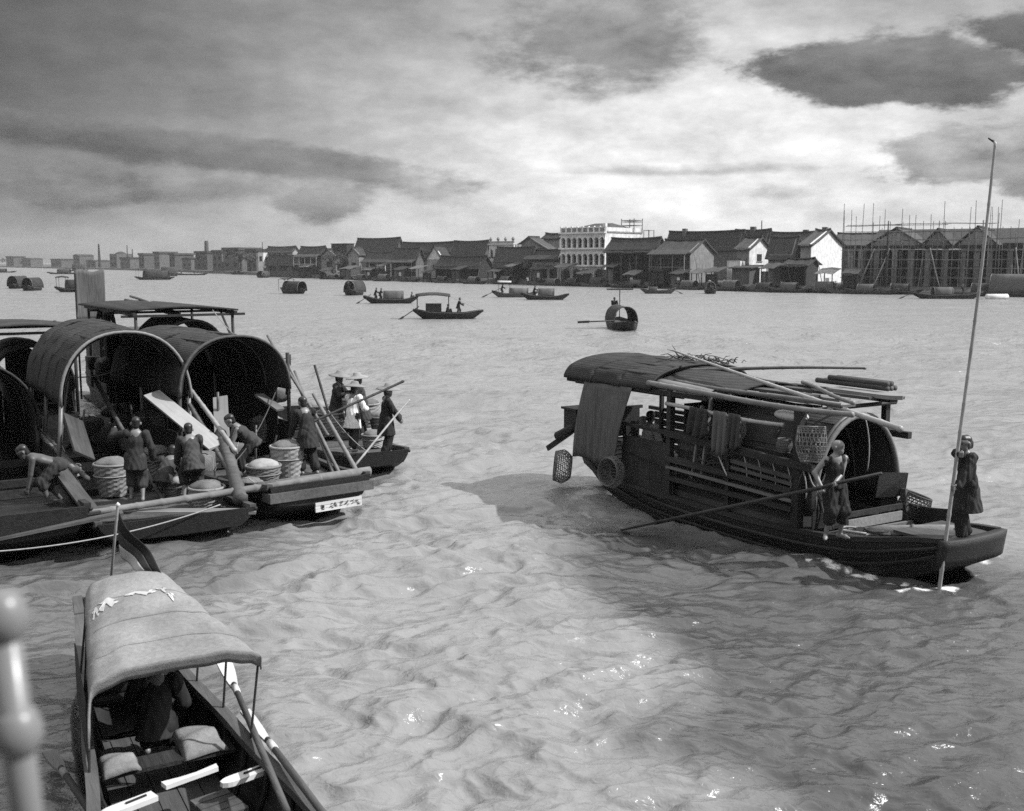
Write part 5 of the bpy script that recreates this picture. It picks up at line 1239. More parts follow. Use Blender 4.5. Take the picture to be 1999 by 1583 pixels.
    pole_o = thing('punt_pole', 'very tall bamboo punt pole held by the woman at the bow', 'pole', (0, 0, 0))
    bamboo(foot, ptop, .033, .020, 0, .42, 9, 2).build('shaft', pale_bamboo, pole_o, True)
    MB().tube([ptop, ptop + d * .03 + Vector((-.09, 0, .02))], [.024, .015], 6).build('hook', iron_m, pole_o)
    MB().tube([foot, foot + d * .2], [.02, .05], 8).build('iron_tip', iron_m, pole_o)
    def on_pole(z): return base + d * ((z - base.z) / d.z)
    wp = at_z(1882, 1051, .765); wrz = R(188); wloc = (wp.x, wp.y, .765)
    h1 = on_pole(.765 + 1.40); h2 = on_pole(.765 + .82)
    gl = Matrix.Rotation(-wrz, 3, 'Z') @ d
    person('woman in long black tunic poling at the houseboat bow', wloc, wrz, (0, 0, .86), (.05, 0), ((.12, .09, 0), (-.08, -.11, 0)),
           (local_dir(h2, wloc, wrz) - Vector((.07, 0, 0)), local_dir(h1, wloc, wrz) - Vector((.07, 0, .02))), (.95, .25, -.05), 0, top=black_cloth, top_kind='tunic', sleeve=.92, hem=.42, legs=black_cloth, leg_len=.97, hair='bun', h=.0105, grip=(gl, gl), legw=1.05,
           elbow=((-.4, .6, -.5), (-.2, -.8, -.1)))
    sp = fr.w((-7.2, -.55, 1.02)); 
    person('seated person in pale shirt under the stern awning', (sp.x, sp.y, 1.0), R(35), (0, 0, .16), (.06, 0), ((.45, .2, 0), (.45, -.2, 0)), ((.3, .18, .75), (.3, -.15, .25)), (1, .2, -.1), 0, (.2, 0, 1), top=pale_cloth, sleeve=.6, hem=.1, legs=dark_cloth, h=.018)
    return hull
houseboat()
gF = random.Random(77)
for i in range(46):      # froth along the near side and under the bow
    x = -.1 - i * .085; y = -(lerp_tab([(-4, 1.2), (-2.2, 1.14), (-1, .92), (-.1, .62)], x)) - gF.uniform(.0, .22) - .05
    q = HB.w((x, y, 0)); FOAM.append((q.x, q.y, gF.uniform(.08, .2), gF.uniform(.45, .85) * (1 if i < 26 else .6)))
for px, py, r_, s_ in [(1800, 1160, .22, .75), (1850, 1155, .25, .85), (1890, 1130, .22, .8), (1760, 1160, .2, .7), (1920, 1110, .22, .7), (1130, 1265, .35, .5), (1100, 1090, .35, .4), (1150, 1060, .35, .45), (1220, 1050, .3, .3), (1940, 1095, .2, .6)]:
    q = at_z(px, py, 0); FOAM.append((q.x, q.y, r_, s_))
# ------------------------------------------------------------------ the steamer we stand on: rail, deck, side, upper decks behind the camera
def steamer():
    root = thing('steamer', 'white painted steamer rail in the near left corner, its deck behind us', 'ship')
    dk = 3.55
    MB().box((-8, -4.2, dk - .06), (44, 7.6, .12)).build('deck', grey_wood, root)
    MB().box((-8, -.50, dk - 1.9), (44, .12, 3.5)).build('ship_side', lead_paint, root)
    MB().box((-8, -.36, dk - .12), (44, .14, .14)).build('rubbing_strake', dark_wood, root)
    MB().box((-8, -8.1, 5.0), (44, .2, 12)).build('house_wall', lead_paint, root)
    MB().box((-10.0, -4.6, 6.1), (20.3, 7.0, .10)).build('upper_deck', grey_wood, root)
    for k in range(7): MB().tube([(-18 + 3.2 * k, -1.2, dk), (-18 + 3.2 * k, -1.2, 6.05)], .06, 8).build('deck_post', lead_paint, root)
    # rail: stanchions with ball joints, leaning as the ship rolls
    def rail_at(px, py, y): return at_y(px, py, y)
    y = 1.05
    a = rail_at(2, 1150, y); b = rail_at(26, 1425, y); c = rail_at(60, 1640, y)
    d = (c - a).normalized()
    MB().tube([rail_at(4, 1203, y), c + d * .15], .0165, 14).build('stanchion', lead_paint, root, True)
    for p in (rail_at(4, 1205, y), rail_at(32, 1428, y)):
        MB().lathe([(.001, -.030), (.017, -.025), (.0255, -.010), (.0265, .004), (.021, .019), (.015, .026), (.001, .03)], 16, p).build('ball_joint', lead_paint, root, True)
        MB().tube([p + Vector((0, 0, 0)), p + Vector((-.9, -.02, .0))], .011, 10).build('rail_rod', lead_paint, root, True)
steamer()
# ------------------------------------------------------------------ cargo boats crowded on the left
def cargo_boat(name, label, fr, L, beam, sheer, keel=-.3, bowb=.85, deck_to=-3.4, deck_drop=.12, m=hull_wood, cap=dark_wood, bow_rise=.15, n=4, cat='boat', dm=None):
    root = thing(name, label, cat, fr.loc, fr.rz)
    h_ = Hull(-L, 0, [(-L, beam * .7), (-L * .75, beam), (-L * .3, beam), (0, beam * bowb)], [(-L, sheer + .25), (-L * .6, sheer), (-1.5, sheer), (0, sheer + bow_rise)],
              [(-L, .15), (-L * .85, keel), (-1.9, keel), (-.6, sheer * .18), (0, sheer * .5 + bow_rise * .5)])
    h_.build(root, n, m, (deck_to, -.02, .24, deck_drop), 22, cap, (.9,), dm or deck_wood)
    MB().box((-L * .5 + deck_to * .5, 0, .10), (L + deck_to - .6, 2 * beam - .3, .05)).build('hold_floor', dark_wood, root)
    for k in range(3): MB().box((deck_to - .6 - k * (L + deck_to - 1.6) / 3, 0, sheer - .1), (.14, 2 * beam - .16, .14)).build('thwart', dark_wood, root)
    FOOT.append((fr.loc.x, fr.loc.y, fr.rz, -L + .2, -.45, beam * .93))
    return root, h_
fA = Frame((-8.15, 17.15), R(-58)); fB = Frame((-5.75, 18.15), R(-59)); fC = Frame((-3.66, 20.2), R(-52)); fD = Frame((-3.1, 24.45), R(-62)); fE = Frame((-9.4, 31.2), TH); fF = Frame((-12.6, 28.2), TH)
rA, hA = cargo_boat('cargo_boat', 'dark open cargo boat cut by the left edge, its bow deck darkened as if shaded', fA, 12, 1.35, .78, bowb=.88, dm=hull_wood)  # darker deck wood puts the shade on this bow into the colour
rB, hB = cargo_boat('cargo_boat', 'cargo boat with the largest arched mat roof and pale gunwale', fB, 11, 1.4, .52, bowb=.95, cap=mid_wood)
rC, hC = cargo_boat('cargo_boat', 'cargo boat with an arched roof and a white lettered board on its bow', fC, 11, 1.4, .72, bowb=.76, cap=mid_wood)
rD, hD = cargo_boat('lighter', 'flat open lighter loaded with baskets, straw hatted crew aboard', fD, 8, 1.05, .52, bowb=.72, cap=mid_wood)
rE, hE = cargo_boat('cargo_boat', 'covered boat with a flat plank roof behind the arched cargo boats', fE, 11, 1.35, .8, bowb=.8)
rF, hF = cargo_boat('cargo_boat', 'boat with a low awning at the far left edge of the crowd', fF, 10, 1.3, .8, bowb=.8)
arch_mat(rA, -11, -5.6, 0, 1.3, 1.5, 2.95, matting, dark_wood, 20, 4)
arch_mat(rB, -9.2, -4.4, .12, 1.28, 2.15, 3.58, matting, grey_wood, 26, 5, .04, .88)
arch_mat(rC, -8.0, -3.7, -.02, 1.25, 2.2, 3.42, matting, mid_wood, 26, 5, .04, .88)
arch_mat(rE, -3.2, -.1, .15, 1.05, 1.9, 3.32, matting, mid_wood, 22, 3, .04, .88)
arch_mat(rF, -4.5, -1.2, .1, 1.1, 1.5, 2.75, matting, dark_wood, 20, 3)
def posts(root, lst, m=dark_wood, r=.045, nm='post'):
    for a, b in lst: MB().tube([a, b], r, 7).build(nm, m, root, True)
posts(rB, [((x, s * 1.3 + .12 * (s > 0), .45), (x, s * 1.26 + .12, 2.3)) for x in (-4.5, -6.5, -8.8) for s in (-1, 1)], bamboo_m)
posts(rC, [((x, s * 1.26, .6), (x, s * 1.25, 2.35 if s < 0 else 3.0 - .2 * k)) for k, x in enumerate((-3.8, -5.8, -7.8)) for s in (-1, 1)], dark_wood)
posts(rE, [((x, y, .8), (x, y, 3.62)) for x in (.25, -4.2, -6.8) for y in (-1.5, 1.25)], dark_wood)
posts(rF, [((x, y, .8), (x, y, 3.3)) for x in (-.3, -3.5) for y in (-1.1, 1.1)], dark_wood)
posts(rA, [((x, s * 1.25, .7), (x, s * 1.25, 1.6)) for x in (-5.7, -8, -10.8) for s in (-1, 1)])
# matting curtains that close the far side and part of the far end of each arch
for rt, yy, z0, z1, x0, x1, e0, e1 in ((rB, 1.38, .55, 2.4, -9.2, -4.7, .62, 1.35), (rC, 1.22, .7, 2.4, -8.0, -4.3, .35, 1.2), (rE, 1.15, .8, 2.2, -3.2, -.3, .0, 1.1), (rA, 1.25, .8, 1.7, -11, -5.7, -1.2, 1.2), (rF, 1.15, .8, 1.7, -4.5, -1.3, -.2, 1.1)):
    MB().sheet(lambda u, v: (x0 + (x1 - x0) * u, yy + .03 * math.sin(9 * u + 3 * v), z0 + (z1 - z0) * v), 14, 5, .02).build('side_curtain', matting, rt, True)
    zt = z1 + (1.0 if rt is not rA else .9)
    MB().sheet(lambda u, v: (x0 + .08, e0 + (e1 - e0) * u, z0 + (zt * (1 - .32 * u * u) - z0) * v), 8, 5, .02).build('end_curtain', matting, rt, True)
# side boards below the arches
for rt, ys, z0, x0, x1, n_ in ((rB, (-1.34, 1.45), .55, -9.2, -4.6, 4), (rC, (-1.3, 1.3), .72, -8, -3.9, 4), (rE, (-1.3, 1.3), .8, -9, -.3, 5), (rF, (-1.2, 1.2), .8, -8, -1.4, 5), (rA, (-1.3, 1.3), .8, -11, -5.8, 5)):
    for y in ys:
        for k in range(n_): MB().box(((x0 + x1) / 2, y + .01 * (k % 2), z0 + .09 + .18 * k), (x1 - x0, .035, .175)).build('side_board', dark_wood, rt)
# plank roof of the boat behind
def slab(root, p, name, m): MB().sheet(lambda u, v: Vector(p[0]).lerp(Vector(p[1]), u).lerp(Vector(p[3]).lerp(Vector(p[2]), u), v) + Vector((0, 0, .10 * math.sin(PI * u))), 8, 6, .05).build(name, m, root, True)
slab(rE, ((-6.9, -1.8, 3.58), (-6.9, 1.4, 3.55), (.35, 1.4, 3.60), (.35, -1.75, 3.62)), 'awning_roof', matting)
for y in (-1.6, 1.25): MB().bar((-6.8, y, 3.53), (.6, y, 3.56), .08, .09).build('roof_beam', dark_wood, rE)
for x in (.3, -2.2, -4.4): MB().bar((x, -1.9, 3.50), (x, 1.6, 3.50), .07, .07).build('roof_beam', dark_wood, rE)
MB().bar((.25, 1.25, 2.7), (-.9, 1.25, 3.5), .05, .05).build('brace', dark_wood, rE)
slab(rF, ((-4.6, -1.5, 3.2), (-4.6, 1.5, 3.15), (-.1, 1.4, 3.22), (-.1, -1.4, 3.26)), 'awning_roof', matting)
for x in (-.3, -3.4): MB().bar((x, -1.4, 3.14), (x, 1.4, 3.14), .07, .07).build('roof_beam', dark_wood, rF)
# stern house of the boat behind, with the tall upright mat
MB().box((-8.4, 0, 1.7), (2.6, 2.3, 1.7)).build('stern_house', dark_wood, rE)
MB().box((-8.4, 0, 2.6), (2.9, 2.6, .08)).build('stern_house_roof', mid_wood, rE)
q = at_y(179, 620, 38.0)
mt = thing('mat_screen', 'tall upright reed screen standing over the stern of the rear boat', 'screen', (q.x, q.y, 0), R(40))
MB().sheet(lambda u, v: (-.50 + 1.0 * u, .06 * math.sin(u * 3 + v * 2), 3.0 + 1.72 * v + .05 * math.sin(u * 8) * v), 20, 12, .02).build('reed_sheet', reed_m, mt, True)
for x in (-.48, .48): MB().tube([(x, .05, .2), (x, .05, 4.6)], .035, 6).build('post', dark_wood, mt)
MB().tube([(-.5, .05, 3.02), (.5, .05, 3.02)], .03, 6).build('crossbar', dark_wood, mt)
# ---- lettered board on the bow of the middle boat
sg = thing('name_board', 'white lettered name board of three strips on the cargo boat bow', 'sign', fC.w((.09, .32, .36)), fC.rz + PI / 2 + R(2))
for k in range(3): MB().box((0, -.02 + .006 * (k % 2), (k - 1) * .062 + .02), (1.02, .03, .056)).build('strip', white_paint, sg)
g = random.Random(21)
for k, x in enumerate((-.36, -.17, -.06, .05, .16, .30, .42)):
    st = MB()
    for q_ in range(5):
        a = (x + g.uniform(-.035, .035), -.044, .02 + g.uniform(-.05, .05)); ang = g.choice([0, 0, PI / 2, .8, -.8]); ln = g.uniform(.015, .035)
        st.bar((a[0] - math.cos(ang) * ln, a[1], a[2] - math.sin(ang) * ln), (a[0] + math.cos(ang) * ln, a[1], a[2] + math.sin(ang) * ln), .004, .011, (0, 1, 0))
    if k == 0: st.box((x, -.044, .02), (.05, .006, .05))
    st.build('brushed_character', black_cloth, sg)
MB().box((-.06, 0, .66), (.35, 2.2, .18)).build('bow_block', mid_wood, rC)
MB().tube([(-.3, -1.15, .84), (-.2, 1.2, .88)], .09, 9).build('bow_roller', grey_wood, rC, True)
# ---- poles, planks
def pole_px(label, a, da, b, db, r0, r1=None, m=bamboo_m, name='bamboo_pole', group='poles on the cargo boats', seed=1, sag=0):
    P = at_y(a[0], a[1], da); Q = at_y(b[0], b[1], db)
    o = bamboo(P, Q, r0, r1 or r0, sag, .4, 7, seed).build(name, m, None, True); tag(o, label, 'pole', group); return P, Q
def plank_px(label, a, da, b, db, w, m=grey_wood, name='gangplank', group='planks on the cargo boats', up=(0, 0, 1), th=.045):
    P = at_y(a[0], a[1], da); Q = at_y(b[0], b[1], db); L = (Q - P).length
    o = MB().box((L / 2, 0, 0), (L, w, th)).build(name, m); d = (Q - P).normalized()
    z = Vector(up); y = z.cross(d).normalized(); z = d.cross(y); M = Matrix((d, y, z)).transposed(); o.rotation_euler = M.to_euler(); o.location = P
    tag(o, label, 'plank', group); return o
pole_px('dark pole slanting up past the largest arch, held by the standing man', (183, 735), 24.0, (323, 985), 20.2, .05, .045, mid_wood, seed=3)
pole_px('pale bamboo running from the arch foot to the bow, upper of the pair', (312, 672), 25.5, (458, 880), 20.6, .045, .05, pale_bamboo, seed=4)
pole_px('pale bamboo running from the arch foot to the bow, lower of the pair', (303, 680), 25.5, (452, 925), 20.0, .05, .06, bamboo_m, seed=5)
pole_px('thick worn spar under the pale pair of bamboos', (430, 845), 21.5, (470, 975), 19.2, .12, .13, mid_wood, seed=6)
pole_px('thin bamboo leaning up past the right edge of the second arch', (522, 655), 25.5, (640, 850), 22.5, .03, .035, bamboo_m, seed=7)
pole_px('bamboo leaning on the lettered boat, right of the thin one', (560, 705), 25, (668, 935), 21.2, .035, .04, bamboo_m, seed=8)
pole_px('steepest bamboo leaning over the lettered bow', (575, 725), 25, (652, 928), 21.4, .035, .04, bamboo_m, seed=9)
pole_px('short pale bamboo ending at the lettered bow corner', (612, 770), 24, (702, 930), 21.0, .04, .05, grey_wood, seed=10)
pole_px('upright thin stick between the lettered boat and the hat wearers', (614, 713), 25, (640, 800), 24.5, .03, .03, dark_wood, seed=11)
pole_px('hooked dark boat pole raised to the right over the lighter', (578, 838), 22.5, (788, 744), 24.5, .026, .03, dark_wood, name='boat_hook', seed=12)
pole_px('slim post with a knot beside the leaning board', (425, 765), 22.5, (428, 865), 22.5, .03, .03, bamboo_m, seed=13)
pole_px('left prop post of the largest arch', (134, 735), 22.6, (117, 868), 22.3, .035, .035, bamboo_m, seed=14)
pole_px('tall bare post at the right foot of the second arch', (563, 692), 25.2, (562, 770), 25.2, .06, .06, dark_wood, seed=15)
pole_px('long pole lying across the bows from the left boat to the lettered bow', (120, 1010), 17.7, (628, 934), 20.4, .06, .075, grey_wood, seed=16)
pole_px('pole lying along the shaded gunwale at the left', (40, 810), 25.0, (150, 920), 20.4, .05, .05, grey_wood, seed=17)
pole_px('second pole along the shaded gunwale at the left', (60, 815), 24.5, (170, 935), 20.0, .04, .05, mid_wood, seed=18)
pole_px('pale spar laid across the flat roof of the rear boat', (255, 578), 38, (350, 612), 32.6, .05, .06, grey_wood, seed=19)
pole_px('second spar laid across the flat roof of the rear boat', (245, 586), 38, (338, 612), 32.8, .06, .06, mid_wood, seed=20)
pole_px('thin line pole reaching left from the upright screen', (90, 655), 33, (158, 628), 36, .03, .03, bamboo_m, seed=21)
plank_px('broad pale gangplank sloping down from the largest arch', (296, 768), 22.6, (424, 872), 20.9, .36, pale_wood, up=(.3, -.6, .75))
plank_px('upright pale board leaning in front of the second arch', (430, 775), 22.8, (436, 900), 21.5, .30, pale_wood, up=(.1, -1, .3))
plank_px('dark sloping cargo ramp left of the largest arch', (142, 815), 22.0, (165, 890), 20.8, .45, mid_wood, up=(.8, -.5, .4))
plank_px('narrow worn plank on the deck edge of the shaded boat', (108, 905), 19.9, (182, 1002), 17.9, .26, mid_wood)
plank_px('pale plank under the feet of the crew along the arch boat bow', (200, 998), 18.4, (500, 998), 18.9, .30, grey_wood)
plank_px('beam resting across the shaded bow at the left edge', (-40, 1058), 16.9, (240, 1001), 17.9, .22, mid_wood)
plank_px('short board lying inside the second arch', (505, 770), 24.0, (548, 800), 23.6, .25, grey_wood)
# ---- cargo
def dk(fr, px, py, z):
    p = at_z(px, py, z); q = fr.M.transposed() @ (p - Vector((fr.loc.x, fr.loc.y, 0))); return (q.x, q.y, z)
CB = [('pale barrel shaped basket left of the standing man', fB, 222, 965, .45, .34, .62, pale_basket), ('large round basket piled highest under the largest arch', fB, 300, 862, .85, .40, .62, pale_basket), ('basket behind the crouching worker', fB, 305, 925, .45, .32, .5, basket_m), ('dark basket against the gangplank foot', fB, 335, 880, .7, .30, .35, basket_m),
      ('tall woven basket by the man at the second arch', fC, 562, 935, .62, .33, .68, pale_basket), ('wide basket at the foot of the worn spar', fC, 515, 950, .62, .33, .42, basket_m), ('pale basket low at the corner of the arch boat', fB, 405, 990, .45, .32, .38, pale_basket), ('dark basket in the mouth of the second arch', fC, 520, 860, .8, .36, .5, basket_m), ('small basket beside the squatting worker', fB, 345, 968, .45, .24, .3, basket_m),
      ('pale basket in front of the white shirted person', fD, 645, 850, .5, .36, .6, pale_basket), ('rounded basket behind the white shirt', fD, 715, 832, .6, .36, .62, pale_basket), ('basket between the white shirt and the hat man', fD, 745, 850, .5, .3, .5, basket_m), ('low basket at the feet of the hat man', fD, 728, 872, .45, .27, .3, pale_basket), ('basket at the left end of the lighter', fD, 620, 830, .5, .33, .55, basket_m), ('basket at the back of the lighter under the hats', fD, 680, 815, .5, .34, .55, basket_m)]
for lb, fr, px, py, z, r, h_, m in CB: cargo_basket(lb, dk(fr, px, py, z), r, h_, fr, m, 'baskets of cargo', True)
SK = [('crumpled pale bale left under the largest arch', fB, 178, 850, .9, (.95, .55, .45), sack_m), ('bale lying across the deck behind the standing man', fB, 215, 868, .7, (1.1, .6, .5), sack_m), ('bale leaning on the round basket', fB, 268, 885, .6, (.8, .5, .6), sack_m), ('torn bale leaking at the feet of the bending man', fC, 490, 965, .55, (.6, .42, .34), sack_m), ('bale wedged against the gangplank end', fB, 395, 930, .45, (.9, .6, .55), sack_m), ('grey bale at the right of the second arch', fC, 540, 785, 1.4, (.8, .5, .4), sack_m), ('bale low behind the worn spar', fC, 450, 905, .6, (.8, .5, .5), sack_m), ('flat bale on the shelf of the largest arch', fB, 235, 815, 1.2, (1.0, .6, .35), sack_m), ('bale hanging at the far end inside the largest arch', fB, 205, 745, 2.1, (.5, .4, .6), sack_m)]
for i, (lb, fr, px, py, z, d, m) in enumerate(SK): sack(lb, dk(fr, px, py, z), d, fr, m, 'bales of cargo', i * 3 + 1, i * .7)
# pail hanging under the largest arch
pc = at_y(181, 706, 26.6)
pl = thing('hanging_pail', 'black tapered pail hanging under the largest arch', 'pail', (pc.x, pc.y, pc.z - .17))
MB().lathe([(.10, -.02), (.17, .30), (.165, .30), (.095, 0)], 14).build('bowl', iron_m, pl, True)
MB().tube([(0, 0, .3), (0, 0, .75)], .008, 5).build('cord', dark_rope, pl)
coil('rope_coil', 'tangled rope at the bow corner of the shaded boat', dk(fA, 135, 930, .75), .26, fA, rope_m, 6)
# ---- crew
def who(label, px, py, z, rz, **k):
    p = at_z(px, py, z); return person(label, (p.x, p.y, z), R(rz), **k)
who('man in dark jacket and rolled trousers seen from behind, gripping a pole', 268, 976, .5, 100, pelvis=(-.02, 0, .84), lean=(.05, -.03), feet=((.1, .12, 0), (-.08, -.12, 0)), hands=((.35, .42, 1.30), (.12, -.30, .78)), look=(1, .2, -.2), top=dark_cloth, hem=.24, sleeve=1, legs=dark_cloth, leg_len=.7, hair='short', h=.015, legw=1.15)
who('man stooping in dark jacket and rolled shorts, centre of the bow', 378, 973, .5, 120, pelvis=(-.1, 0, .76), lean=(.26, 0), feet=((.08, .16, 0), (-.1, -.16, 0)), hands=((.42, .2, .62), (.42, -.2, .62)), look=(1, 0, -.5), top=dark_cloth, hem=.2, sleeve=1, legs=dark_cloth, leg_len=.66, h=.015, legw=1.2)
who('crouching worker with a white waist cloth between two standing men', 325, 965, .5, 80, pelvis=(-.12, 0, .34), lean=(.36, 0), feet=((.1, .15, 0), (.1, -.15, 0)), hands=((.42, .15, .2), (.42, -.15, .2)), look=(1, 0, -.7), top=dark_cloth, hem=.1, sleeve=.6, legs=dark_cloth, leg_len=.7, h=.016)
who('bare armed man bending over the cargo before the second arch', 486, 935, .62, 200, pelvis=(-.1, 0, .78), lean=(.36, .05), feet=((.1, .15, 0), (-.1, -.15, 0)), hands=((.5, .2, .45), (.45, -.15, .5)), look=(1, 0, -.7), top=dark_cloth, top_kind='vest', hem=.1, sleeve=0, legs=dark_cloth, leg_len=.75, h=.015)
who('man in black seen from behind at the right of the second arch', 602, 925, .72, 130, pelvis=(-.03, 0, .84), lean=(.14, 0), feet=((.06, .13, 0), (-.08, -.13, 0)), hands=((.35, .2, .75), (.35, -.2, .75)), look=(1, 0, -.4), top=black_cloth, hem=.3, sleeve=1, legs=black_cloth, leg_len=.9, h=.015, legw=1.2)
who('bare backed man bent double in the shaded boat', 100, 985, .62, 205, pelvis=(-.15, 0, .74), lean=(.47, 0), feet=((.05, .14, 0), (-.15, -.14, 0)), hands=((.42, .12, .12), (.38, -.12, .15)), look=(1, 0, -.9), top=None, skin=shaded_skin, legs=dark_cloth, leg_len=.62, h=.016, legw=1.1)
who('hat wearer in black standing at the lighter bow with a pole', 755, 886, .47, 15, pelvis=(0, 0, .86), lean=(.02, 0), feet=((.05, .1, 0), (-.06, -.1, 0)), hands=((.34, .12, .85), (.36, -.1, .75)), look=(1, -.3, -.1), top=black_cloth, hem=.4, sleeve=1, legs=black_cloth, leg_len=.97, hat='straw', h=.016, grip=None)
who('person in a white shirt and hat on the lighter', 690, 880, .47, 60, pelvis=(0, 0, .86), lean=(.08, .02), feet=((.1, .12, 0), (-.12, -.12, 0)), hands=((.38, .1, 1.2), (.36, -.15, 1.0)), look=(1, .2, -.2), top=white_cloth, hem=.3, sleeve=.9, legs=dark_cloth, leg_len=.9, hat='straw', h=.016)
for lb, px, py, d, rz, hz in (('hat wearer in a dark cape, left of the pair behind the baskets', 655, 728, 27.8, -10, .5), ('hat wearer in a dark cape, right of the pair behind the baskets', 706, 732, 27.6, 190, .5)):
    p = at_y(px, py, d)
    person(lb, (p.x, p.y, p.z - 1.62), R(rz), (0, 0, .86), (.06, 0), ((.05, .1, 0), (-.05, -.1, 0)), ((.42, .1, 1.12), (.40, -.12, 1.08)), (1, 0, -.15), 0, top=dark_cloth, top_kind='cape', hem=.4, sleeve=1, legs=dark_cloth, leg_len=.95, hat='straw', h=.017)
p = at_y(340, 660, 31.6); person('hat wearer standing inside the small rear arch', (p.x, p.y, p.z - 1.6), R(-60), top=dark_cloth, hat='straw', h=.02, hem=.3)
p = at_y(106, 650, 29.0); person('figure all in white with a wide hat among the left awnings', (p.x, p.y, p.z - 1.62), R(160), hands=((.35, .2, 1.1), (.3, -.2, 1.0)), top=white_cloth, legs=white_cloth, hat='cone', h=.02, hem=.35, lean=(.12, 0))
p = at_y(205, 590, 36.5); person('dark figure standing beside the upright screen', (p.x, p.y, p.z - 1.6), R(-80), top=black_cloth, legs=black_cloth, h=.022, hair='short')
bp0 = at_z(690, 912, .55); bp1 = at_y(800, 780, 24.6)
o = bamboo(bp0, bp1, .026, .022, 0, .4, 7, 31).build('bamboo_pole', pale_bamboo, None, True); tag(o, 'pale bamboo pole held aslant by the hat wearer at the lighter bow', 'pole', 'poles on the cargo boats')
for (px, py, r_, s_) in [(330, 1058, .35, .8), (360, 1055, .35, .9), (400, 1052, .3, .8), (210, 1092, .3, .7), (730, 960, .4, .45), (760, 935, .35, .4)]:
    q = at_z(px, py, 0); FOAM.append((q.x, q.y, r_, s_))

g5 = random.Random(8)
for i, (a, da, b, db, sag, lb) in enumerate([((300, 672), 24.8, (134, 735), 22.6, .25, 'rope slung from the arch crown to its left prop'), ((563, 692), 25.2, (460, 900), 20.6, .3, 'rope hanging from the tall bare post to the worn spar'), ((415, 605), 31.0, (563, 700), 25.2, .35, 'line from the rear roof to the tall bare post'), ((120, 868), 22.3, (190, 1000), 18.0, .1, 'rope lying down to the shaded bow'), ((640, 800), 24.5, (755, 900), 24.6, .2, 'line trailing along the lighter gunwale')]):
    o = MB().tube(bez(at_y(a[0], a[1], da), at_y(b[0], b[1], db), sag, 14), .012, 5).build('rope_line', (rope_m, dark_rope)[i % 2], None, True); tag(o, lb, 'rope', 'lines about the cargo boats')
for i, (px, py, d, lb) in enumerate([(165, 800, 22.8, 'short stick leaning behind the pale bale'), (255, 790, 22.6, 'stick standing among the bales under the arch'), (350, 800, 22.4, 'stick leaning on the gangplank edge'), (500, 830, 22.6, 'stick slanting over the bending man'), (540, 850, 22.6, 'stick beside the tall woven basket')]):
    P = at_y(px, py, d); o = MB().tube([P, P + Vector((g5.uniform(-.5, .5), g5.uniform(-.3, .3), -g5.uniform(.8, 1.3)))], [.022, .028], 6).build('stick', (bamboo_m, dark_wood, grey_wood)[i % 3], None, True); tag(o, lb, 'stick', 'loose sticks on the cargo boats')
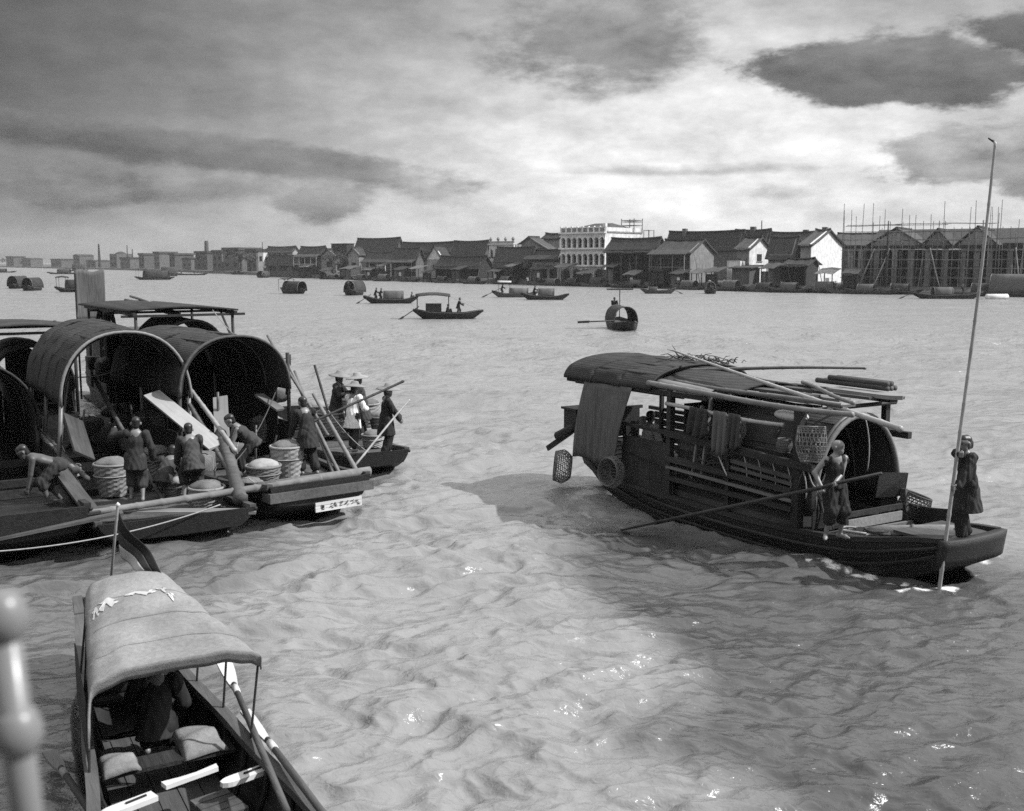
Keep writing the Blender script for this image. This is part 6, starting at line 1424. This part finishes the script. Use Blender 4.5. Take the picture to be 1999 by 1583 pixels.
# ------------------------------------------------------------------ the small sampan below us
_f0 = Frame((-1.55, 7.35), TH); _l = _f0.w((0, -.42, 0)); fS = Frame((_l.x, _l.y), TH - R(2.5))
def sampan():
    fr = fS
    root = thing('sampan', 'small sampan below us with a pale canvas hood and open hull', 'sampan', fr.loc, fr.rz)
    H = Hull(-6.6, 1.6, [(-6.6, .30), (-4.4, .52), (-2.6, .70), (-1.2, .84), (0, .90), (1.6, .78)], [(-6.6, .9), (-4.8, .6), (-1.5, .50), (1.6, .62)], [(-6.6, .5), (-5.8, .05), (-4.3, -.18), (.3, -.18), (1.6, .2)], .72)
    H.build(root, 6, dark_wood, (-6.5, -4.9, .2, .08), 24, mid_wood, (), deck_wood, .03)
    FOOT.append((fr.loc.x, fr.loc.y, fr.rz, -6.3, 1.4, .72))
    # inner planking, ribs, floor boards
    for i in range(11):
        x = -4.6 + i * .54
        pts = [H.pt(x, t, 1, -.05) for t in (.95, .75, .5, .32)] + [Vector((x, 0, lerp_tab(H.k, x) + .09))] + [H.pt(x, t, -1, -.05) for t in (.32, .5, .75, .95)]
        MB().tube(pts, .028, 6).build('rib', dark_wood, root)
    for k in range(5): MB().box((-1.6, -.40 + .20 * k, .03 + .004 * (k % 2)), (5.2, .19, .03)).build('floor_board', deck_wood, root)
    for x, w in ((-4.4, .3), (-2.75, .26), (-1.2, .22), (.75, .3)):
        MB().box((x, 0, lerp_tab(H.s, x) - .14), (w, 2 * lerp_tab(H.b, x) * .93 - .06, .04)).build('thwart', dark_wood if x < -.5 else mid_wood, root)
    # canvas hood on hoops, open towards us
    def hood(u, v):
        x = -4.75 + 2.35 * u; hw = .47 + .29 * u; a = v * PI
        y = -hw * math.copysign(abs(math.cos(a)) ** .75, math.cos(a)) + .06
        rise = .30 - .16 * u
        z = 1.34 + .03 * (1 - u) + rise * max(math.sin(a), 0) ** .7 - .10 * u * max(0, 1 - v * 3) - .35 * max(0, 1 - v * 9) * (.4 + .6 * u) + .008 * math.sin(u * 26 + 5 * v) * math.sin(v * 9) + .003 * math.sin(v * 37 + u * 9) + .004 * math.sin(u * 61 - v * 23) - .020 * abs(math.sin(u * PI * 3)) ** 1.5 
        return (x, y, z)
    MB().sheet(hood, 60, 56, .010).build('canvas_hood', canvas_m, root, True)
    MB().sheet(lambda u, v: Vector(hood(1, v)) + Vector((.03 - .04 * u, 0, .008 - .13 * u + .005 * math.sin(v * 40) * u)), 3, 40, .015).build('hood_valance', canvas_m, root, True)
    for u in (.26, .52, .78): MB().sheet(lambda a, b: Vector(hood(u + .012 * a + .004 * math.sin(b * 30), .02 + .96 * b)) + Vector((0, 0, .006)), 1, 50, .006).build('seam', canvas_m, root)
    for (u0, v0, du, dv, sd) in ((.34, .22, .05, .05, 1), (.31, .33, .07, .10, 2), (.28, .50, .05, .09, 3), (.26, .60, .06, .05, 4), (.36, .62, .04, .03, 5)):  # pale sheets stand in for patches of sunlight on the canvas
        MB().sheet(lambda a, b: Vector(hood(u0 + du * (a - .5) * (1 + .5 * math.sin(b * 9 + sd)) + .02 * math.sin(b * 7 + sd), v0 + dv * (b - .5) * (1 + .4 * math.sin(a * 8 + sd)))) + Vector((0, 0, .010)), 8, 8, .005).build('painted_sun_patch', pale_cloth, root, False, 'painted patch of sun on the grey canvas hood')
    for u in (.02, .34, .66, .985): MB().tube([Vector(hood(u, k / 20)) - Vector((0, 0, .03)) for k in range(21)], .014, 6).build('hood_hoop', bamboo_m, root, True)
    for u in (.985, .66, .34, .02):
        for v in (0.0, 1.0):
            a = Vector(hood(u, v)); s = 1 if v else -1
            MB().tube([a, (a.x, H.pt(a.x, 1, s).y, lerp_tab(H.s, a.x))], .012, 6).build('hood_stay', iron_m, root)
    # side curtain and inner gear in the shade of the hood
    MB().sheet(lambda u, v: (-4.2 + 1.75 * u, -.58 - .12 * u, 1.16 - .58 * v + .02 * math.sin(9 * u)), 14, 6, .012).build('side_curtain', dark_cloth, root, True)
    MB().sheet(lambda u, v: (-4.4, -.45 + .95 * u, 1.28 - .85 * v), 8, 6, .012).build('back_curtain', dark_cloth, root, True)
    # things
    def oar(label, a, b, blade, m_sh, m_bl, w=.15, group='oars of the sampan'):
        a = Vector(a); b = Vector(b); t = thing('oar', label, 'oar', fr.loc, fr.rz, group); d = (b - a).normalized(); c = a + d * blade
        MB().tube([c - d * .1, c.lerp(b, .5), b], [.03, .033, .03], 9).build('shaft', m_sh, t, True)
        MB().sheet(lambda u, v: a.lerp(c, u) + Vector((0, 1, 0)) * (w * (v - .5) * (1 - .65 * u ** 3)), 8, 2, .025).build('blade', m_bl, t)
        MB().tube([c - d * .02, c + d * .16], [.036, .036], 9).build('binding', m_bl, t, True)
    def lw(px, py, z): p = at_z(px, py, z); q = fr.M.transposed() @ (p - Vector((fr.loc.x, fr.loc.y, 0))); return Vector((q.x, q.y, z))
    oar('oar with a bright white blade lying inside the gunwale', lw(428, 1268, .60), lw(560, 1583, .66), 1.25, mid_wood, white_paint, .17)
    oar('oar with a long white loom outside the gunwale', lw(478, 1385, .56), lw(640, 1600, .66), .95, mid_wood, white_paint, .10)
    oar('dark oar with a bare blade trailing off the left side', lw(96, 1465, .25), lw(200, 1620, .5), .7, dark_wood, grey_wood, .13)
    def chock(label, px, py, ang, m=white_paint):
        p = lw(px, py, .47); t = thing('oar_chock', label, 'chock', fr.w(p), fr.rz + ang, 'white wooden chocks in the sampan')
        MB().sheet(lambda u, v: (-.24 + .48 * u, (v - .5) * .13 * (1 if u > .2 else .35 + math.sqrt(u / .2) * .65), .0), 12, 2, .045).build('board', m, t)
        MB().bar((-.02, 0, .006), (.17, .01, .006), .018, .016).build('slot', black_cloth, t)
    chock('white slotted chock resting on the right gunwale', 480, 1510, PI / 2 + .25)
    chock('white slotted chock at the bottom edge of the sampan', 250, 1568, PI / 2 + .3)
    p = lw(375, 1520, .46); t = thing('oar_chock', 'narrow notched white board between the two chocks', 'chock', fr.w(p), fr.rz + PI / 2 + .25, 'white wooden chocks in the sampan')
    MB().add([(-.26, -.04, 0), (.24, -.03, 0), (.26, .05, 0), (.05, .02, 0), (-.1, .03, 0), (-.26, .06, 0)] + [(-.26, -.04, .04), (.24, -.03, .04), (.26, .05, .04), (.05, .02, .04), (-.1, .03, .04), (-.26, .06, .04)], [(0, 1, 2, 3, 4, 5), (11, 10, 9, 8, 7, 6)] + [(i, i + 6, (i + 1) % 6 + 6, (i + 1) % 6) for i in range(6)]).build('board', white_paint, t)
    for nm, lb, c, d, m in (('seat_cushion', 'grey cushion on the left bench under the hood', (-2.75, -.42, .42), (.36, .34, .10), canvas_m), ('seat_cushion', 'grey folded cloth on the right bench under the hood', (-2.9, .34, .42), (.6, .42, .10), canvas_m)):
        x, y, z = c; L_, W_, T_ = d
        free(nm, MB().sheet(lambda u, v: (x + L_ * (u - .5), y + W_ * (v - .5), z + T_ * (math.sin(PI * u) * math.sin(PI * v)) ** .3 + .015 * math.sin(11 * u + 4 * v)), 12, 10, .03), m, lb, 'cushion', fr, 'cushions in the sampan', True)
    MB_b = thing('wooden_crate', 'small slatted crate on the sampan floor', 'crate', fr.w((-1.9, .28, .06)), fr.rz + .2)
    for k in range(4): MB().box((-.17 + .115 * k, 0, .2), (.10, .34, .03)).build('slat', mid_wood, MB_b)
    for s in (-1, 1):
        MB().box((0, s * .16, .1), (.46, .02, .18)).build('side_board', mid_wood, MB_b); MB().box((s * .22, 0, .1), (.02, .3, .18)).build('end_board', mid_wood, MB_b)
    tub = thing('round_tub', 'round pale tub at the stern of the sampan', 'tub', fr.w((-.5, .30, .06)), fr.rz)
    MB().lathe([(.24, 0), (.30, .3), (.28, .3), (.225, .03)], 22).build('staves', mid_wood, tub, True)
    MB().tube([(.3 * math.cos(k * PI / 12), .3 * math.sin(k * PI / 12), .26) for k in range(25)], .014, 5, False).build('hoop', iron_m, tub)
    # the boatman, bowed under the hood, all in black
    q = fr.w((-3.25, .0, .1)); person('figure in black bowed under the sampan hood', (q.x, q.y, .08), fr.rz + R(165), (0, 0, .42), (.2, 0), ((.42, .12, 0), (.42, -.12, 0)), ((.45, .2, .45), (.45, -.2, .45)), (1, 0, -.5), top=black_cloth, legs=black_cloth, h=.017, hem=.1, leg_len=.95)
    # ensign on its staff at the far end
    p0 = at_y(252, 1135, 11.6); p1 = at_y(230, 985, 11.75)
    fl = thing('ensign', 'drooping three banded flag on a staff behind the hood', 'flag', (0, 0, 0))
    b0 = fr.w((-6.2, .0, .7)); MB().tube([b0, p1], .016, 8).build('staff', grey_wood, fl, True)
    MB().lathe([(.001, -.03), (.03, 0), (.001, .03)], 10, p1).build('finial', white_paint, fl, True)
    T = at_y(233, 1000, 11.72); Bt = at_y(335, 1142, 11.45)
    def cl(u, v):
        p = T.lerp(at_y(236, 1088, 11.7), v).lerp(Bt.lerp(at_y(300, 1140, 11.5), v), u); return p + Vector((.0, -.05 * math.sin(u * 9 + v * 3), -.02 * math.sin(u * 7)))
    for k, (m, a, b) in enumerate(((black_cloth, 0, .36), (dark_cloth, .36, .68), (pale_cloth, .68, 1.0))):
        MB().sheet(lambda u, v: cl(u, a + (b - a) * v), 16, 5, .006).build('flag_band', m, fl, True)
sampan()
# mooring line crossing under the bows
o = MB().tube(bez(at_y(-30, 1078, 16.0), at_y(430, 985, 18.5), .15, 16), .012, 6).build('mooring_line', rope_m, None, True); tag(o, 'thin mooring line slung below the left bows', 'rope')
# ------------------------------------------------------------------ boats in the stream and along the far bank
def small_boat(name, label, px, py, L, beam, yaw, group, cover=None, awning=None, m=hull_wood, sheer=.45, cover_m=matting, rise=.5, hi=True, cat='boat', plat=False):
    p = at_z(px, py, 0); root = thing(name, label, cat, (p.x, p.y, 0), R(yaw), group)
    H = Hull(-L / 2, L / 2, [(-L / 2, beam * .45), (-L * .25, beam * .95), (L * .2, beam), (L / 2, beam * .35)], [(-L / 2, sheer + rise), (-L * .25, sheer + .08), (L * .2, sheer), (L / 2, sheer + rise * .8)], [(-L / 2, sheer + rise * .4), (-L * .36, -.05), (-L * .2, -.2), (L * .2, -.2), (L * .36, -.05), (L / 2, sheer + rise * .3)])
    for side in (1, -1):
        MB().sheet(lambda u, v: H.pt(-L / 2 + L * u, v, side), 14, 5, -.04 * side).build('hull_side', m, root, True)
        MB().tube([H.pt(-L / 2 + L * i / 12, 1, side) for i in range(13)], .05, 6).build('gunwale', mid_wood, root, True)
    MB().sheet(lambda u, v: (-L * .44 + L * .88 * u, (v - .5) * 1.7 * lerp_tab(H.b, -L * .44 + L * .88 * u), lerp_tab(H.s, -L * .44 + L * .88 * u) - .22), 12, 2, .04).build('deck', deck_wood, root)
    for x, nm in ((L / 2, 'bow_transom'), (-L / 2, 'stern_transom')):
        sec = [H.pt(x, t, 1) for t in (0, .3, 1)]; ring = sec + [Vector((q.x, -q.y, q.z)) for q in sec[::-1]]
        MB().add(ring + [q + Vector((.05 if x > 0 else -.05, 0, 0)) for q in ring], [tuple(range(6)), tuple(range(11, 5, -1))] + [(i, (i + 1) % 6, (i + 1) % 6 + 6, i + 6) for i in range(6)]).build(nm, m, root)
    if cover:
        for x0, x1, top in cover:
            hw = lerp_tab(H.b, (x0 + x1) / 2) * .93
            def f(u, v): a = PI * v; return (x0 + (x1 - x0) * u, -hw * math.copysign(abs(math.cos(a)) ** .8, math.cos(a)), sheer + (top - sheer) * math.sin(a) ** .85)
            MB().sheet(f, 3, 14, .04).build('mat_cover', cover_m, root, True)
            for x in (x0, x1): MB().tube([Vector(f(0, k / 14)) + Vector((x - x0, 0, .01)) for k in range(15)], .04, 6).build('hoop', bamboo_m, root, True)
    if awning:
        x0, x1, z = awning; hw = beam * .95
        MB().sheet(lambda u, v: (x0 + (x1 - x0) * u, -hw + 2 * hw * v, z + .22 * math.sin(PI * v) + .15 * math.sin(PI * u)), 5, 8, .05).build('awning', cover_m, root, True)
        for x in (x0 + .15, x1 - .15):
            for s in (-1, 1): MB().tube([(x, s * hw * .9, sheer - .1), (x, s * hw * .9, z + .05)], .035, 5).build('awning_post', dark_wood, root)
    return root, p
pcache = {}
def rower(label, P, rz, hat=None, top=black_cloth, group='boat crews in the stream', kind='row'):
    key = (kind, hat, top.name)
    if key not in pcache:
        if kind == 'row': o = person(label, P, rz, (0, 0, .84), (.12, 0), ((.18, .1, 0), (-.15, -.1, 0)), ((.45, .15, 1.0), (.45, -.1, .9)), (1, 0, -.1), top=top, legs=dark_cloth, hat=hat, h=.028, hem=.25, group=group)
        else: o = person(label, P, rz, (0, 0, .2), (.08, 0), ((.45, .15, 0), (.45, -.15, 0)), ((.3, .2, .4), (.3, -.2, .4)), (1, 0, -.1), 0, (.2, 0, 1), top=top, legs=dark_cloth, hat=hat, h=.028, hem=.05, group=group)
        pcache[key] = o
    else:
        o = copy_tree(pcache[key]); o['label'] = label
    o.location = P; o.rotation_euler = (0, 0, rz); return o
def sweep(label, a, b, r=.04, bl=.28, group='sculling oars in the stream'):
    a = Vector(a); b = Vector(b); t = thing('oar', label, 'oar', (0, 0, 0), 0, group)
    MB().tube([a, a.lerp(b, .7)], r, 6).build('shaft', dark_wood, t, True); MB().bar(a.lerp(b, .68), b, .06, bl * .6).build('blade', dark_wood, t)
G1 = 'boats under way in the stream'
def lo(root_p, yaw, v): return Vector((root_p.x, root_p.y, 0)) + Matrix.Rotation(R(yaw), 3, 'Z') @ Vector(v)
# big sampan with awning, mid left
b, p = small_boat('sampan', 'dark sampan with a peaked stern awning in midstream', 875, 622, 6.2, .95, 4, G1, None, (-2.9, .2, 2.0), sheer=.5, rise=.35)
MB().box((-1.3, 0, .95), (1.4, 1.5, .8)).build('cabin', dark_wood, b); MB().bar((.2, -.6, 1.95), (2.9, -.1, .75), .03, .03).build('stay', rope_m, b)
rower('boatman in the sampan with the peaked awning', lo(p, 4, (.9, 0, .3)), R(0)); sweep('stern oar of the sampan with the peaked awning', lo(p, 4, (-2.6, -.2, 1.1)), lo(p, 4, (-4.6, -1.0, -.2)))
rower('passenger seated amidships in the peaked awning sampan', lo(p, 4, (-.1, .2, .35)), R(10), None, dark_cloth, kind='sit')
b, p = small_boat('sampan', 'sampan with a barrel mat cover left of the peaked awning boat', 763, 592, 6.6, .9, 2, G1, [(-.9, 1.5, 1.55)], None, cover_m=reed_m)
rower('standing oarsman of the barrel covered sampan', lo(p, 2, (-1.9, 0, .35)), R(10)); rower('second oarsman of the barrel covered sampan', lo(p, 2, (-1.3, .1, .3)), R(10)); rower('bowman of the barrel covered sampan', lo(p, 2, (2.5, 0, .45)), R(0), kind='sit', top=dark_cloth)
sweep('stern oar of the barrel covered sampan', lo(p, 2, (-2.4, -.1, 1.1)), lo(p, 2, (-4.4, -.9, -.2)))
b, p = small_boat('sampan', 'round hooded boat seen end on, left of the barrel covered sampan', 692, 576, 4.5, 1.1, 70, G1, [(-1.6, 1.9, 2.2)], None)
rower('lone figure standing on the hooded boat', lo(p, 70, (-2.0, 0, .7)), R(-60))
b, p = small_boat('sampan', 'hooded boat with a small rear awning, alone left of centre', 573, 573, 5.5, 1.1, -40, G1, [(-1.6, 2.2, 2.0)], (-2.7, -.9, 2.2))
b, p = small_boat('sampan', 'long light sampan with a low cover, left of the upturned pair', 1005, 580, 6.6, .85, -3, G1, [(-.8, 1.9, 1.35)], None, cover_m=reed_m, m=mid_wood)
rower('oarsman under the small pale awning of the left pair boat', lo(p, -3, (-1.9, 0, .35)), R(0)); sweep('oar of the left boat of the upturned pair', lo(p, -3, (-2.0, 0, 1.3)), lo(p, -3, (-4.9, -1.2, -.1)))
aw = thing('awning', 'small pale awning with a dark edge over the left pair boat', 'awning', lo(p, -3, (-1.6, 0, 2.15)), R(-3))
MB().sheet(lambda u, v: (-.9 + 2.0 * u, -.6 + 1.2 * v, .25 * math.sin(PI * v) - .05 * u), 4, 6, .04).build('top', pale_cloth, aw, True); MB().sheet(lambda u, v: (-.9 + 2.0 * u, -.61, -.03 - .28 * v), 2, 1, .03).build('edge', black_cloth, aw)
for x in (-.7, .9): MB().tube([(x, -.5, -1.8), (x, -.5, .0)], .03, 5).build('post', dark_wood, aw)
b, p = small_boat('sampan', 'sampan with a slatted cabin and upturned bow, right of the pair', 1064, 585, 6.4, .9, -5, G1, [(-.9, 1.2, 1.55)], None, cover_m=mid_wood)
rower('oarsman of the slatted cabin sampan', lo(p, -5, (-1.5, 0, .35)), R(0))
b, p = small_boat('sampan', 'domed sampan coming straight at us in midstream', 1213, 643, 6.0, .98, -84, G1, [(-1.8, 1.6, 1.75)], None, sheer=.55, rise=.25)
rower('oarsman standing on the stern of the oncoming sampan', lo(p, -84, (-2.6, -.05, .75)), R(-90)); sweep('long oar laid out sideways from the oncoming sampan', lo(p, -84, (1.6, -.9, .75)), lo(p, -84, (1.6, -3.6, .65)), .05)
awn = thing('awning', 'flat dark awning slab on a post over the oncoming sampan', 'awning', lo(p, -84, (-2.2, .3, 0)), R(6))
MB().box((.0, 0, 2.95), (1.9, .9, .10)).build('slab', matting, awn); MB().tube([(0, 0, .6), (0, 0, 2.9)], .035, 6).build('post', dark_wood, awn)
b, p = small_boat('sampan', 'loaded open boat before the balcony house', 1285, 573, 5.6, .95, 172, G1, [(.2, 1.6, 1.1)], None, m=mid_wood); sweep('oar of the loaded boat before the balcony house', lo(p, 172, (-2.0, 0, .9)), lo(p, 172, (-4.0, 1.0, -.1)))
b, p = small_boat('sampan', 'small hooded boat seen end on before the grey gable', 1386, 573, 4.0, .9, -95, G1, [(-1.2, 1.2, 1.9)], None); rower('boatman of the small hooded boat', lo(p, -95, (-1.6, 0, .5)), R(-90), 'straw')
b, p = small_boat('sampan', 'slim moored sampan with a mat cabin before the unfinished hall', 1848, 583, 9.5, 1.0, 176, G1, [(-.6, 1.9, 1.6)], None, cover_m=reed_m); sweep('stern oar of the slim sampan before the hall', lo(p, 176, (4.2, 0, 1.0)), lo(p, 176, (6.6, 0, -.1)))
rower('oarsman on the slim sampan before the hall', lo(p, 176, (-2.2, 0, .4)), R(180))
# floating drum
q = at_z(1946, 584, 0); dr = MB().tube([(-1.6, 0, .25), (-1.5, 0, .25), (1.5, 0, .25), (1.6, 0, .25)], [.3, .42, .42, .3], 14).build('mooring_buoy', plaster_w, None, True); dr.location = (q.x, q.y, .05); dr.rotation_euler = (0, 0, R(8)); tag(dr, 'white cylindrical mooring buoy near the right edge', 'buoy')
# far left boats
for lb, px, py, L, bm, yaw, cov, aw in (('hooded boat seen end on, left of the far left pair', 36, 563, 5, 1.3, 80, [(-1.8, 1.8, 2.4)], None), ('hooded boat seen end on, right of the far left pair', 64, 567, 5, 1.2, 84, [(-1.8, 1.8, 2.3)], None), ('covered sampan partly behind the upright screen', 148, 570, 6.5, 1.1, 10, [(-1.5, 2.0, 2.1)], (-3, -1.2, 2.4)), ('low covered boat near the far left shore', 123, 535, 13, 1.8, 5, [(-2, 3, 2.2)], None), ('dark covered boat left of centre near the far shore', 302, 546, 11, 1.7, 6, [(-3, 4, 2.6)], (-5, -2.5, 3)), ('small dark boat touching the covered boat from behind', 328, 539, 8, 1.8, 30, [(-2, 3, 3.4)], None), ('long low boat with upright figures off the far shore', 374, 537, 13, 1.6, 3, None, None), ('hooded boat lying end on before the white tower', 514, 542, 6, 1.6, 80, [(-2, 2, 2.2)], None), ('boat lying end on before the veranda house', 636, 545, 6, 1.5, 75, [(-2, 2, 2.3)], None), ('flat boat at the far left edge', 8, 532, 12, 1.6, 5, [(-2, 1, 2)], None), ('covered boat near the pale hazy building', 418, 529, 14, 2, 8, [(-3, 3, 3)], (-6, -3, 4)), ('dark hooded boat right of the low covered boat near the far left shore', 152, 529, 12, 2.2, 20, [(-3, 4, 4)], None)):
    b, p = small_boat('sampan', lb, px, py, L, bm, yaw, G1, cov, aw)
rower('first upright figure on the long low boat', lo(at_z(374, 537, 0), 3, (-4, 0, .3)), 0); rower('second upright figure on the long low boat', lo(at_z(374, 537, 0), 3, (1, 0, .3)), 0)
# moored rank along the town bank, a hood and hull each
G2 = 'boats moored along the town bank'
g = random.Random(12)
spots = [(462, 'moored boat below the dark tree'), (545, 'moored boat below the long pale house'), (580, 'moored boat left of the veranda house'), (655, 'moored boat below the dark flat block'), (705, 'moored boat below the round shouldered gable'), (745, 'moored boat below the white doorway house'), (800, 'moored boat below the brick house'), (868, 'long moored boat below the boat shed'), (925, 'moored boat at the right end of the boat shed'), (985, 'moored boat below the stilt house'), (1045, 'moored boat below the grey shutters'), (1085, 'moored boat at the left foot of the round arches'), (1120, 'moored hooded boat under the round arches'), (1160, 'moored hooded boat at the right of the round arches'), (1215, 'moored open boat below the propped house'), (1250, 'moored boat with poles below the propped house'), (1345, 'moored boat below the balcony'), (1420, 'moored boat before the bright board hut'), (1455, 'moored boat before the grey plank hut'), (1500, 'moored boat before the reed hut'), (1540, 'moored boat with an arched cover before the thatched hut'), (1600, 'moored boat before the bright white wall'), (1660, 'moored boat with a round reed cover at the scaffold foot'), (1700, 'moored boat left of the mast'), (1755, 'dark hooded boat moored before the first gable'), (1905, 'moored boat before the third gable'), (1985, 'large dark hooded boat at the right edge of the bank')]
for i, (px, lb) in enumerate(spots):
    py = bank_row(px) + .6 + .4 * (i % 3); al = 42 if px < 1450 else 32
    yaw = -al + g.uniform(-8, 8) + (180 if i % 2 else 0)
    cov = [[(-1.2, 1.4, 1.7)], [(-2.2, .6, 1.9)], None, [(-.4, 2.0, 1.6)]][i % 4]
    L = g.uniform(6.5, 9.5) if px != 1985 else 11
    if px == 1985: cov = [(-3.5, 3.5, 3.3)]
    b, p = small_boat('moored_boat', lb, px, py, L, g.uniform(.9, 1.2) if px != 1985 else 1.9, yaw, G2, cov, None, m=(hull_wood, mid_wood, dark_wood)[i % 3], cover_m=(matting, reed_m, mid_wood)[(i // 2) % 3])
    if i % 3 == 1 and px > 900: rower('figure on the ' + lb.replace('moored ', ''), lo(p, yaw, (-2.4, 0, .35)), R(g.uniform(0, 360)), ('straw', None)[i % 2], (dark_cloth, white_cloth, black_cloth)[i % 3 - 1 if px != 1045 else 1], 'figures along the town bank')
# leaning poles in the moored rank
for i, (px, dx, h_) in enumerate([(1190, 12, 6), (1205, -10, 5.5), (1222, 9, 6.5), (1238, -8, 5), (1370, -14, 6.5), (1525, 12, 5), (1548, -10, 5), (1610, -10, 5), (1790, 14, 6), (930, 8, 5), (700, 6, 6)]):
    q = bank_pt(px, 1.0); k = q.y / F
    o = bamboo((q.x, q.y, -.5), (q.x + dx * k, q.y + 1.5, h_), .07, .05, 0, 1.0, 6, i + 50).build('mooring_pole', bamboo_m, None, True); tag(o, ['pole leaning right at the left of the propped house', 'pole leaning left at the left of the propped house', 'tallest pole leaning before the propped house', 'short pole leaning left before the propped house', 'pole leaning left off the grey gable end', 'pole leaning right by the reed hut', 'pole leaning left by the thatched hut', 'pole leaning before the bright white wall', 'pole leaning before the second gable of the hall', 'pole leaning beside the boat shed', 'pole leaning below the great hall'][i], 'pole', 'poles leaning along the bank')
build_water()
build_haze()
